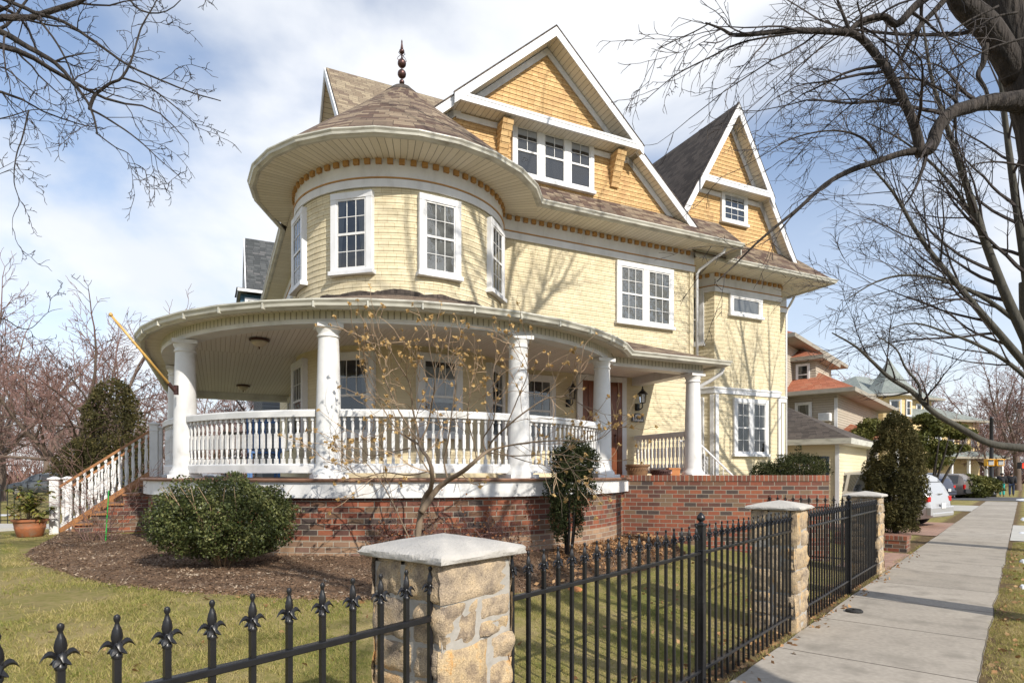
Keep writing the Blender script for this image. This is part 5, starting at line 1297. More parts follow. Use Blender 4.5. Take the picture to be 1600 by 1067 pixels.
vl([(656, 692), (668, 665), (675, 630), (680, 590), (672, 550), (668, 520)], .012, 8); vl([(700, 750), (694, 720), (700, 690), (705, 650), (712, 600), (700, 560), (705, 515)], .012, 8)
vl([(672, 740), (650, 700), (648, 660), (670, 600)], .010, 4); vl([(640, 700), (615, 705), (580, 712), (565, 700), (560, 690)], .009, 5); vl([(655, 690), (625, 645), (605, 600), (590, 560), (575, 520)], .011, 7)
vl([(762, 705), (768, 690), (790, 668), (825, 640), (855, 622), (885, 618), (905, 600), (918, 585)], .013, 6); vl([(770, 702), (800, 695), (840, 690), (880, 688), (915, 690), (940, 684), (958, 668)], .012, 6)
vl([(760, 706), (755, 685), (770, 660), (775, 620), (770, 590), (775, 560)], .010, 6); vl([(760, 706), (800, 712), (850, 710), (890, 712), (930, 720), (950, 725)], .009, 6, db=Vector((0, 0, -.3)))
vl([(673, 735), (640, 742), (600, 738), (565, 745), (530, 725), (505, 722)], .010, 7, .5)
vl([(770, 702), (820, 720), (860, 728), (905, 735), (930, 730)], .007, 4, db=Vector((0, 0, -.3))); vl([(885, 618), (915, 635), (940, 642)], .006, 2, .25); vl([(790, 668), (810, 620), (825, 580), (815, 550)], .008, 6)
vl([(622, 675), (600, 640), (585, 600), (572, 560)], .008, 5); vl([(745, 718), (740, 690), (730, 650), (735, 610), (728, 570)], .009, 6); vl([(655, 880), (630, 820), (600, 760), (570, 720), (548, 700)], .010, 4)
wood.build('stems', M['stem'], vb, smooth=True); tws.build('twigs', M['twigt'], vb)
bp_ = []
for t in tips:
    if rg.random() < .85:
        k = rg.randint(4, 10)
        for _ in range(k): bp_.append(tuple(t+rvec(rg)*rg.uniform(.004, .028)))
scatter_quads('buds', bp_, .019, M['bud'], vb, .7, seed=5, kind='stuff')
# dead hydrangea heap, with thin rusty twigs
c = gp(690, 878); c.z = ground(c.x, c.y)
hy = thing('hydrangea_shrub', c, 'low tangle of rusty dead hydrangea behind the nearest stone pillar', 'shrub')
rg = random.Random(5); w_, t_ = MB(), MB(); tips = []
PH = dict(BASE, wob=.22, up=[.06, .02, 0], kids=[5, 4, 3], lr=.6, rr=.6, rmin=.0026, lv=2, wood=-1, tips=tips, t0=.15)
for k in range(46):
    b = c+Vector((rg.uniform(-1.0, 1.15), rg.uniform(-.3, .35), 0)); b.z = ground(b.x, b.y); grow((w_, t_), b, Vector((rg.uniform(-.7, .7), rg.uniform(-.4, .4), 1)), rg.uniform(.3, .5), .006, 0, rg, PH)
t_.build('stems', M['twigr'], hy)
bl = [tuple(t+rvec(rg)*.03*rg.random()) for t in tips for _ in range(1) if rg.random() < .55 and t.z > c.z+.1]
scatter_quads('dead_flowers', bl, .020, M['rust'], hy, .7, seed=9, kind='stuff')
c = gp(594, 868); c.z = ground(c.x, c.y)
hl = thing('holly_shrub', c, 'spindly green holly sprigs just left of the nearest stone pillar top', 'shrub')
rg = random.Random(15); w_, t_ = MB(), MB(); tips = []
for k in range(7): grow((w_, t_), c+Vector((rg.uniform(-.15, .15), 0, 0)), Vector((rg.uniform(-.4, .3), 0, 1)), rg.uniform(.45, .62), .006, 0, rg, dict(PH, tips=tips, kids=[3, 2], lv=2))
t_.build('stems', M['twigt'], hl); scatter_quads('leaves', [tuple(t+rvec(rg)*.035) for t in tips for _ in range(4)], .022, M['boxwood'], hl, .55, seed=10)
# thorny bare shrub by the stairs
c = gp(155, 850); c.z = ground(c.x, c.y)
rs_ = thing('rose_shrub', c, 'thin bare reddish shrub with arching canes before the porch stairs', 'shrub')
rg = random.Random(25); w_, t_ = MB(), MB()
for k in range(16): grow((w_, t_), c+Vector((rg.uniform(-.2, .2), rg.uniform(-.1, .1), 0)), Vector((rg.uniform(-.6, .6), rg.uniform(-.3, .3), 1)), rg.uniform(.6, 1.3), .007, 0, rg, dict(PH, kids=[4, 3], up=[.0, -.05], lv=2, rmin=.003, tips=None))
t_.build('canes', M['twigr'], rs_)
m = MB(); m.tube([c+Vector((.1, 0, -.05)), c+Vector((.16, 0, .9))], .009, 5); m.build('stake', M['green_plastic'], rs_)
for k, (x, y, lab) in enumerate([(1530, 720, 'low brown shrub left of the signal pole')]):
    c = at(x, 741, 42); c.z = 0; bush('hedge_shrub', c, lab, 'shrub', blob(5500, c+Vector((-.5, 0, .8)), (2.0, 1.2, .8), 50, .2, 2, .5, .3, 3), .10, 'olive', 4, .8, .5, .03, 3)
# ---- terracotta pot with a rhododendron
c = gp(47, 838); c.z = ground(c.x, c.y)
pot = thing('terracotta_pot', c, 'wide terracotta pot on the lawn at the foot of the porch stairs', 'plant pot')
k_ = .72
m = MB(); m.lathe([(r_*k_, z_*k_) for r_, z_ in [(.24, 0), (.27, .02), (.33, .22), (.335, .25), (.33, .26), (.355, .38), (.40, .40), (.405, .45), (.37, .455), (.36, .42), (.30, .40), (.001, .40)]], c, 28); o = m.build('pot_body', M['terracotta'], pot); smooth_by_angle(o, 40)
m = MB(); m.lathe([(.001, .29), (.245, .29)], c, 24); m.build('soil', M['mulch'], pot)
rh = thing('rhododendron_plant', c+UP*.29, 'leafy yellow-green rhododendron growing in the wide terracotta pot', 'plant')
rg = random.Random(3); w_, t_ = MB(), MB(); tips = []
for k in range(9): grow((w_, t_), c+UP*.28, Vector((rg.uniform(-.7, .7), rg.uniform(-.6, .6), 1)), rg.uniform(.25, .40), .009, 0, rg, dict(PH, tips=tips, kids=[3, 2], lv=2, lr=.6))
t_.build('stems', M['twigt'], rh)
V = []; F = []
for t in tips:
    for k in range(9):
        a = rg.random()*6.283; d = Vector((math.cos(a), math.sin(a), rg.uniform(-.7, .25))).normalized(); s_ = d.cross(UP).normalized(); L_ = rg.uniform(.09, .14); i = len(V)
        V += [t, t+d*L_*.4+s_*.024, t+d*L_-UP*.012, t+d*L_*.4-s_*.024]; F.append((i, i+1, i+2, i+3))
raw('leaves', V, F, M['rhodo'], rh, offset=-rh.location)

# ---- far-off woods closing the horizon
def far_wood(name, pts, n, h, seed):
    rs = np.random.RandomState(seed); V = []; seg = [(Vector(a), Vector(b)) for a, b in zip(pts, pts[1:])]
    for k in range(n):
        a, b = seg[rs.randint(len(seg))]; q = a.lerp(b, rs.rand()); q = q+Vector((rs.normal()*4, rs.normal()*4, 0))
        hh = h*(.75+.35*noise.noise(Vector((q.x*.07, q.y*.07, seed)))); z = hh*rs.rand()**.8; big = rs.rand() < .06
        d = Vector((rs.normal()*.5, rs.normal()*.5, 1)).normalized(); L_ = (.5+1.6*rs.rand()) if not big else hh*.6; w = .035 if not big else .14
        s_ = d.cross(Vector((rs.normal(), rs.normal(), 0))).normalized()*w; q.z = z if not big else 0
        V += [tuple(q-s_), tuple(q+s_), tuple(q+d*L_)]
    o = raw(name, V, np.arange(len(V)).reshape(-1, 3), M['twigr']); return tag(o, kind='stuff')
far_wood('far_woods', [(-170, 75, 0), (-110, 92, 0), (-60, 98, 0), (-18, 100, 0), (10, 105, 0)], 60000, 11, 3)
far_wood('far_woods', [(20, 112, 0), (60, 118, 0), (95, 110, 0), (130, 95, 0), (160, 60, 0)], 60000, 10, 4)
# ================================================================ NEIGHBOURING HOUSES
M['taupe'] = coursed('taupe_siding', [(0, (.42, .37, .295)), (1, (.46, .40, .325))], 3.0, .11, .006, (.15, .12, .09), .7, .006, .1, .06)
M['redroof'] = coursed('red_shingle_roof', [(0, (.33, .115, .062)), (.3, (.38, .14, .08)), (.6, (.30, .105, .06)), (.85, (.36, .16, .095))], .3, .15, .004, (.13, .04, .03), .9, .01, .4, .18, jitter=1)
M['greyroof'] = coursed('grey_green_roof', [(0, (.20, .23, .21)), (.4, (.26, .29, .265)), (.7, (.23, .25, .24))], .3, .15, .004, (.1, .11, .1), .9, .01, .4, .18, jitter=1)
M['slate'] = coursed('slate_grey_shingle_roof', [(0, (.055, .06, .062)), (.3, (.085, .09, .092)), (.6, (.07, .075, .078)), (.85, (.11, .11, .112))], .25, .13, .004, (.04, .04, .045), .9, .01, .5, .2, jitter=1)
M['bluewall'] = coursed('blue_shingle_wall', [(0, (.06, .13, .19)), (1, (.08, .16, .22))], .2, .11, .006, (.03, .06, .09), .8, .006, .2, .08)
M['fary'] = coursed('yellow_siding', [(0, (.62, .47, .24)), (1, (.66, .51, .28))], 3, .13, .008, (.4, .3, .14), .7, .006, .1, .06)
M['fascia'] = plain('weathered_fascia', (.30, .27, .22), .6, .15, 3)
M['greywood'] = plain('grey_plastic', (.30, .31, .31), .6, .1, 4)
def frame_fn(o, ax, ay):
    return lambda x, y, z=0.: o+ax*x+ay*y+UP*z
def block(parent, G, x0, x1, y0, y1, z0, z1, mat, name='wall', d=.012):
    m = MB(); P = [G(x0, y0), G(x0, y1), G(x1, y1), G(x1, y0)]
    a = (P[1]-P[0]); c = (P[2]-P[1])
    if a.x*c.y-a.y*c.x > 0: P = P[::-1]
    m.sweep(P, saw(z0, z1, .12, d), loop=True); m.face([p+UP*z1 for p in P]); return m.build(name, mat, parent)
def hip(parent, G, x0, x1, y0, y1, z0, zr, ov, mat, ridge=None, trim='fascia', name='roof'):
    """hip roof with fascia and soffit; ridge: (xa, ya, xb, yb)"""
    X0, X1, Y0, Y1 = x0-ov, x1+ov, y0-ov, y1+ov
    if ridge is None:
        if X1-X0 > Y1-Y0: h = (Y1-Y0)/2; ridge = (X0+h, (Y0+Y1)/2, X1-h, (Y0+Y1)/2)
        else: h = (X1-X0)/2; ridge = ((X0+X1)/2, Y0+h, (X0+X1)/2, Y1-h)
    a, b = G(ridge[0], ridge[1], zr), G(ridge[2], ridge[3], zr); m = MB()
    c = [G(X0, Y0, z0+.02), G(X1, Y0, z0+.02), G(X1, Y1, z0+.02), G(X0, Y1, z0+.02)]
    if abs(ridge[1]-ridge[3]) < 1e-6: F = [[c[0], c[1], b, a], [c[1], c[2], b], [c[2], c[3], a, b], [c[3], c[0], a]]
    else: F = [[c[0], c[1], a], [c[1], c[2], b, a], [c[2], c[3], b], [c[3], c[0], a, b]]
    for f in F: m.face(f)
    r = m.build(name, mat, parent)
    m = MB(); P = [G(X0, Y0), G(X0, Y1), G(X1, Y1), G(X1, Y0)]; q, w = P[1]-P[0], P[2]-P[1]
    if q.x*w.y-q.y*w.x > 0: P = P[::-1]
    m.sweep(P, [(-.25, z0-.16), (.0, z0-.16), (.02, z0-.15), (.03, z0+.03), (0, z0+.03)], loop=True); m.face([p+UP*(z0-.158) for p in P]); m.build('eaves', M[trim], parent)
    return r
# ---- taupe house with red roofs
nb = thing('taupe_house', S(30.5, 9), 'taupe sided house with stepped red roofs, just right of the yellow house', 'house')
G = frame_fn(Vector((14.45, 27.3, 0)), SN, SD)      # x: away from the street, y: along it
block(nb, G, 0, 9, 0, 10, 0, 5.3, M['taupe']); hip(nb, G, 0, 9, 0, 10, 5.3, 8.3, .85, M['redroof'])
block(nb, G, 2.0, 9, -1.1, 8, 0, 7.75, M['taupe']); hip(nb, G, 2.0, 9, -1.1, 8, 7.75, 9.9, .7, M['redroof'])
block(nb, G, 1.0, 3, .5, 3, 5.3, 7.0, M['taupe'], 'dormer_wall'); hip(nb, G, 1.0, 3, .5, 3, 7.0, 7.6, .4, M['redroof'], name='dormer_roof')
m = MB()
for x, y in ((0, 0), (2.0, -1.1)): m.box(G(x+.05, y-.02, 3.5), .13, .04, 7 if y else 3, SN, SD)
m.build('corner_board', M['trim'], nb)
window(G(1.4, -.015, 3.4), SN*-1, -SD, .72, 1.5, grid=((1, 1), (1, 1)), cas=.1, parent=nb, seed=1); window(G(1.55, .485, 5.75), -SN, -SD, .6, 1.0, grid=((1, 1), (1, 1)), cas=.08, parent=nb, cover=None)
window(G(2.9, -1.115, 5.6), -SN, -SD, .5, 1.3, cas=.08, parent=nb, cover=None)
block(nb, G, -2.2, -.02, 1.0, 9, 0, .5, M['greywood'], 'porch_base'); hip(nb, G, -2.2, .1, .8, 9, 3.1, 3.9, .35, M['redroof'], ridge=(-.3, 1.2, -.3, 8.6), name='porch_roof')
for y in (1.0, 3.4, 5.8, 8.6):
    m = MB(); m.lathe([(.17, .5), (.17, .6), (.13, .64), (.12, 2.7), (.16, 2.8), (.16, 2.95)], G(-2.1, y), 12); m.build('porch_column', M['white'], nb, smooth=True)
ac = thing('air_conditioner', G(.35, -.3, 4.0), 'small box air conditioner mounted on the taupe siding under the red eave', 'air conditioner')
m = MB(); m.box(G(.45, -.2, 4.15), .48, .4, .36, SN, SD); bevel(m.build('case', M['white'], ac), .02); m = MB()
for k in range(7): m.box(G(.45, -.405, 4.03+k*.04), .4, .01, .012, SN, SD)
m.build('grille', M['greywood'], ac)
# ---- yellow garage wing between the two houses
ga = thing('garage', Vector((10.6, 20, 0)), 'low yellow garage with a dark hipped roof, right of the corner house', 'garage')
G = frame_fn(Vector((10.55, 19.8, 0)), SN, SD)
block(ga, G, 0, 6, 0, 4.4, 0, 2.72, M['yclap']); hip(ga, G, 0, 6, 0, 4.4, 2.72, 4.1, .4, M['roofd'], trim='cream')
m = MB(); m.box(G(.06, -.02, 1.35), .12, .04, 2.7, SN, SD); m.build('corner_board', M['trim'], ga)
gt = thing('garden_gate', G(.75, -.45), 'dark blue framed gate with white bars in front of the yellow garage', 'gate')
M['navy'] = plain('navy_paint', (.02, .03, .05), .5, .1, 5)
m = MB()
for x in (.25, 1.35): m.box(G(x, -.45, 1.08), .09, .06, 2.2, SN, SD)
m.box(G(.8, -.45, 2.14), 1.01, .06, .09, SN, SD); m.box(G(.8, -.45, 1.2), 1.01, .05, .06, SN, SD); m.build('frame', M['navy'], gt)
for k in range(7):
    m = MB(); m.box(G(.37+k*.143, -.45, 1.05), .02, .02, 2.1, SN, SD); m.build('bar', M['trim'], gt)
# ---- far yellow house with a tower
fy = thing('yellow_tower_house', Vector((44, 64, 0)), 'distant yellow house with a grey roof and a corner tower, beyond the junipers', 'house')
ax, ay = Vector((.93, .37, 0)), Vector((-.37, .93, 0)); G = frame_fn(Vector((37.2, 57, 0)), ax, ay)
block(fy, G, 0, 9.5, 0, 10, 0, 6.8, M['fary']); hip(fy, G, 0, 9.5, 0, 10, 6.8, 9.3, .6, M['greyroof'])
block(fy, G, -4, 5.5, 2, 10, 0, 9.0, M['fary']); hip(fy, G, -4, 5.5, 2, 10, 9.0, 11.6, .8, M['greyroof'])
m = MB(); tcn = G(-.8, 1.8); m.lathe([(1.9, 0), (1.9, 9.0)], tcn, 8); m.build('tower', M['fary'], fy)
m = MB(); m.lathe([(2.5, 9.0), (2.55, 9.1), (1.5, 10.2), (.7, 11.4), (.02, 12.6)], tcn, 8); m.build('tower_roof', M['greyroof'], fy)
m = MB(); m.lathe([(1.95, 8.82), (2.5, 8.85), (2.56, 9.02)], tcn, 8); m.build('tower_eaves', M['trim'], fy)
for x in (1.6, 3.4, 5.2, 7.0, 8.6): window(G(x, -.02, 4.3), ax, -ay, .9, 1.6, grid=((1, 1), (1, 1)), parent=fy, cover=None)
for a in (-112, -67): d = Vector((math.cos(R(a+8)), math.sin(R(a+8)), 0)); window(tcn+d*1.78+UP*7.0, UP.cross(d), d, 1.0, 1.5, grid=((1, 1), (1, 1)), parent=fy, cover=None)
for x in (3.6, 4.7): window(G(x, 1.98, 7.2), ax, -ay, .8, 1.3, grid=((1, 1), (1, 1)), parent=fy, cover=None)
block(fy, G, 2, 9.5, -2.2, -.02, 0, .7, M['greywood'], 'porch_base'); hip(fy, G, 2, 9.5, -2.2, 0, 3.2, 3.8, .3, M['greyroof'], name='porch_roof')
for x in (2.1, 4.5, 7, 9.3):
    m = MB(); m.box(G(x, -2.1, 1.95), .2, .2, 2.5, ax, ay); m.build('porch_post', M['white'], fy)
m = MB(); m.box(G(5.7, -2.15, 1.3), 7.3, .06, .08, ax, ay); m.box(G(5.7, -2.15, .85), 7.3, .06, .08, ax, ay)
for k in range(60): m.box(G(2.2+k*.12, -2.15, 1.08), .04, .04, .42, ax, ay)
m.build('balustrade', M['white'], fy)
# ---- slate roofed blue house behind on the left
bh = thing('blue_house', at(420, 741, 27), 'blue shingled house with a steep slate grey roof, behind the left of the turret', 'house')
a0 = at(383, 372, 26.5); G = frame_fn(Vector((a0.x, a0.y, 0)), HU, -HV); zr = a0.z
M['greywall'] = coursed('grey_siding', [(0, (.16, .17, .18)), (1, (.20, .21, .22))], 2.4, .12, .006, (.08, .09, .1), .8, .006, .2, .08)
block(bh, G, .5, 9, -3.2, 3.2, 0, 7.6, M['greywall'])
m = MB(); sl = 1.5
for sg in (-1, 1): q = [G(0, 0, zr), G(0, sg*3.7, zr-3.7*sl), G(9.5, sg*3.7, zr-3.7*sl), G(9.5, 0, zr)]; m.face(q)
m.build('roof', M['slate'], bh)
m = MB()
for sg in (-1, 1): m.prism([G(-.02, 0, zr-.02), G(-.02, sg*3.65, zr-3.65*sl-.02), G(-.02, sg*3.65, zr-3.65*sl-.42), G(-.02, 0, zr-.42)], -HU*.05)
m.build('rake_board', M['trim'], bh)
m = MB(); m.face([G(.45, -2.9, 7.5), G(.45, 2.9, 7.5), G(.45, 0, zr-.3)]); m.build('gable_wall', M['bluewall'], bh)
for x, z in ((-.25, 8.75), (1.9, 10.0)):
    block(bh, G, x, x+.9, -2.3, .2, z-1.5, z, M['bluewall'], 'dormer_wall'); dr = block(bh, G, x-.12, x+1.02, -2.7, .3, z, z+.12, M['trim'], 'dormer_cornice', 0)
    m = MB(); m.face([G(x-.16, -2.72, z+.125), G(x+1.06, -2.72, z+.125), G(x+1.06, .3, z+.5), G(x-.16, .3, z+.5)]); m.build('dormer_roof', M['slate'], bh)
    window(G(x+.45, -2.32, z-1.2), HU, HV, .6, 1.05, cas=.08, grid=((1, 1), (1, 1)), parent=bh, cover='sheer')
# ================================================================ CARS
def car(loc, rz, st, hw, col, label, van=False, group=None, plate=False):
    """st: (x, top height, half width at the top) from tail to nose; x grows forward"""
    name = 'minivan' if van else 'parked_car'
    o = thing(name, loc, label, 'minivan' if van else 'car', group, rz); LOCAL.add(o.name)
    paint = carpaint('car_paint_'+str(len(bpy.data.materials)), col); belt = 1.0 if van else .93
    L0, L1 = st[0][0], st[-1][0]; V = []; F = []; ring = 14
    def sec(x, zt, wt):
        e = min(1, min(x-L0, L1-x)/.35+.0); wb = hw*(.86+.14*max(0, e)**.5); zb = .24+.08*(1-max(0, e)); b = min(belt, zt-.05)
        wt = min(wt, wb)
        R_ = [(wb*.9, zb), (wb*.985, zb+.12), (wb, .5*(zb+b)), (wb*.985, b-.03), (wb*.965, b+.005), ((wt+wb*.96)/2 if zt-b > .2 else wt, (b+zt)/2), (wt, zt-.05), (wt*.55, zt)]
        return [Vector((x, y, z)) for y, z in R_]+[Vector((x, -y, z)) for y, z in reversed(R_)]
    X = []
    for (a, b) in zip(st, st[1:]):
        k = max(1, int((b[0]-a[0])/.25))
        for i in range(k): t = i/k; X.append(tuple(a[j]+(b[j]-a[j])*t for j in range(3)))
    X.append(st[-1]); secs = [sec(*q) for q in X]; m_ = len(secs[0])
    for s_ in secs: V += s_
    for i in range(len(secs)-1):
        for k in range(m_): F.append((i*m_+k, i*m_+(k+1) % m_, (i+1)*m_+(k+1) % m_, (i+1)*m_+k))
    F.append(tuple(range(m_))); F.append(tuple((len(secs)-1)*m_+k for k in reversed(range(m_))))
    mb = MB(); mb.add(V, F); body = mb.build('body', paint, o, offset=Vector((0, 0, 0))); smooth_by_angle(body, 38)
    Z0 = Vector((0, 0, 0))
    def interp(x):
        for a, b in zip(st, st[1:]):
            if a[0] <= x <= b[0]: t = (x-a[0])/(b[0]-a[0]+1e-9); return a[1]+(b[1]-a[1])*t, a[2]+(b[2]-a[2])*t
        return st[-1][1:]
    cab = [q for q in st if q[1] > belt+.3]; xa, xb = cab[0][0], cab[-1][0]
    # side glass in panes between pillars
    cuts = [xa+.18+(xb-xa-.05)*k/3 for k in range(4)]
    for sg in (-1, 1):
        for a, b in zip(cuts, cuts[1:]):
            m = MB(); P = []
            for x, up in ((a+.05, 0), (b-.05, 0), (b-.05, 1), (a+.05, 1)):
                zt, wt = interp(min(x, xb)); z = belt+.06 if not up else max(belt+.12, zt-.12); t = (z-belt)/max(.01, zt-.05-belt); P.append(Vector((x, sg*(hw*.965+(wt-hw*.965)*t+.012), z)))
            m.face(P if sg > 0 else P[::-1]); m.build('side_window', M['carglass'], o, offset=Z0)
    # rear window and windscreen
    def cross(x0, x1, nm, out):
        z0, w0 = interp(x0); z1, w1 = interp(x1); m = MB(); a, b = Vector((x0, 0, z0)), Vector((x1, 0, z1)); n = Vector((-(z1-z0), 0, x1-x0)).normalized()
        if n.z < 0: n = -n
        n = n*.025
        m.face([a+n+Vector((0, w0*.86, -.03)), a+n+Vector((0, -w0*.86, -.03)), b+n+Vector((0, -w1*.84, -.03)), b+n+Vector((0, w1*.84, -.03))]); m.build(nm, M['carglass'], o, offset=Z0)
    tail = [q for q in st if q[1] > belt-.02]
    cross(tail[0][0]+.06, cab[0][0]+.12, 'rear_window', -1); cross(cab[-1][0]+.08, tail[-1][0] if tail[-1][0]-cab[-1][0] < 1.2 else cab[-1][0]+.75, 'windscreen', 1)
    m = MB(); m.box((L0+.02, 0, .50), .14, hw*1.9, .26); m.box((L0-.01, 0, .40), .12, hw*1.7, .12); bevel(m.build('rear_bumper', paint if van else M['rubber'], o, offset=Z0), .03, 3)
    m = MB(); m.box((L1-.04, 0, .48), .14, hw*1.84, .26); bevel(m.build('front_bumper', paint, o, offset=Z0), .03, 3)
    for sg in (-1, 1):
        m = MB(); m.box((L0+.075, sg*hw*.86, .78 if not van else .86), .10, .22, .30 if not van else .16); bevel(m.build('tail_light', M['red_lens'], o, offset=Z0), .015)
        m = MB(); m.box((L1-.16, sg*hw*.74, .70), .16, .32, .14); bevel(m.build('headlight', M['chrome'], o, offset=Z0), .02)
        m = MB(); m.box((xb+.05, sg*(hw+.09), belt+.06), .12, .18, .13); bevel(m.build('wing_mirror', paint, o, offset=Z0), .02)
        for x in (L0+.92, L1-.90):
            m = MB(); D = lambda a: Vector((math.cos(a), 0, math.sin(a)))
            Vv = []; Ff = []; pr = [(.20, .0), (.30, .0), (.325, .03), (.325, .17), (.30, .20), (.20, .20)]; n_ = 24
            for r_, w_ in pr:
                for k in range(n_): a = 6.2832*k/n_; Vv.append(Vector((x, sg*(hw-.18+w_), .325))+D(a)*r_)
            for j in range(len(pr)-1):
                for k in range(n_): Ff.append((j*n_+k, j*n_+(k+1) % n_, (j+1)*n_+(k+1) % n_, (j+1)*n_+k))
            m.add(Vv, Ff); w = m.build('wheel', M['rubber'], o, smooth=True, offset=Z0)
            m = MB(); c_ = Vector((x, sg*(hw-.18+.185), .325)); m.face([c_+D(6.2832*k/24)*.205 for k in range(24)])
            for k in range(6): a = 6.2832*k/6; m.box(c_+D(a)*.11+Vector((0, sg*.012, 0)), .17, .02, .035, D(a), Vector((0, 1, 0)), Vector((-math.sin(a), 0, math.cos(a))))
            m.build('rim', M['greywood'] if not van else M['chrome'], w, offset=Z0)
    m = MB(); m.box((L0-.062 if van else L0+.0, 0, .66 if van else .62), .02, .32, .16); m.build('number_plate', M['white'], o, offset=Z0)
    return o
VAN = [(0, .62, .80), (.05, .98, .80), (.16, 1.28, .74), (.34, 1.55, .68), (.62, 1.68, .64), (1.6, 1.74, .64), (2.7, 1.70, .64), (3.2, 1.55, .62), (3.85, 1.10, .74), (4.4, .98, .78), (4.8, .80, .74), (4.92, .55, .62)]
SUV = [(0, .60, .78), (.06, 1.0, .78), (.20, 1.45, .70), (.45, 1.64, .66), (1.6, 1.68, .66), (2.5, 1.62, .66), (3.2, 1.08, .76), (4.2, .98, .78), (4.6, .80, .72), (4.68, .55, .6)]
SED = [(0, .60, .74), (.08, .92, .74), (.7, 1.0, .72), (1.3, 1.38, .60), (2.4, 1.42, .60), (3.1, .98, .72), (4.2, .86, .72), (4.5, .70, .68), (4.58, .5, .6)]
hd = Vector((-.6, .8, 0)); rr = Vector((.8, .6, 0)); nr = Vector((12.25, 18.05, 0))
v1 = car(nr+rr*.95, math.atan2(hd.y, hd.x), VAN, .95, (.46, .46, .47), 'silver minivan parked in the brick driveway behind the conical yew', True)
m = MB()
for sg in (-1, 1):
    for k, (l_, z_) in enumerate([(.15, .012), (.12, 0), (.09, -.012)]): m.prism([Vector((.035, sg*.03, 1.005+z_)), Vector((.035, sg*(.03+l_), 1.02+z_)), Vector((.035, sg*(.03+l_*.8), 1.008+z_)), Vector((.035, sg*.03, .995+z_))], Vector((-.02, 0, 0)))
m.lathe([(.001, .985), (.03, .99), (.03, 1.02), (.001, 1.025)], (.03, 0, 0), 12); m.build('winged_badge', M['chrome'], v1, offset=Vector((0, 0, 0)))
hn = math.atan2(SN.y, SN.x)
car(at(1482, 741, 37)*1+Vector((0, 0, -1.6)), hn-.35, VAN, .95, (.012, .016, .045), 'dark navy minivan parked in the next driveway', True)
car(at(1516, 741, 41)+Vector((0, 0, -1.6)), hn-.25, SUV, .93, (.20, .17, .15), 'tan grey SUV parked beyond the navy minivan')
for i, (x, y, rz, st, col, lab) in enumerate([(-34.3, 40.5, -2.0, SUV, (.015, .025, .06), 'dark blue SUV facing the camera on the far left street'), (-27.5, 41, -.1, SED, (.05, .07, .10), 'slate blue sedan parked beyond the trees left of the stairs'),
    (-21.8, 40.2, .05, SUV, (.25, .26, .28), 'grey SUV glimpsed behind the stair newels on the left'), (-40, 46, 3.1, SED, (.30, .03, .03), 'dark red sedan at the far left edge of the street'), (-33, 47, 3.2, VAN, (.10, .11, .12), 'dark grey van parked on the far side of the left street')]):
    car(Vector((x, y, .0)), rz, st, .92, col, lab, st is VAN, 'cars parked along the far left street')
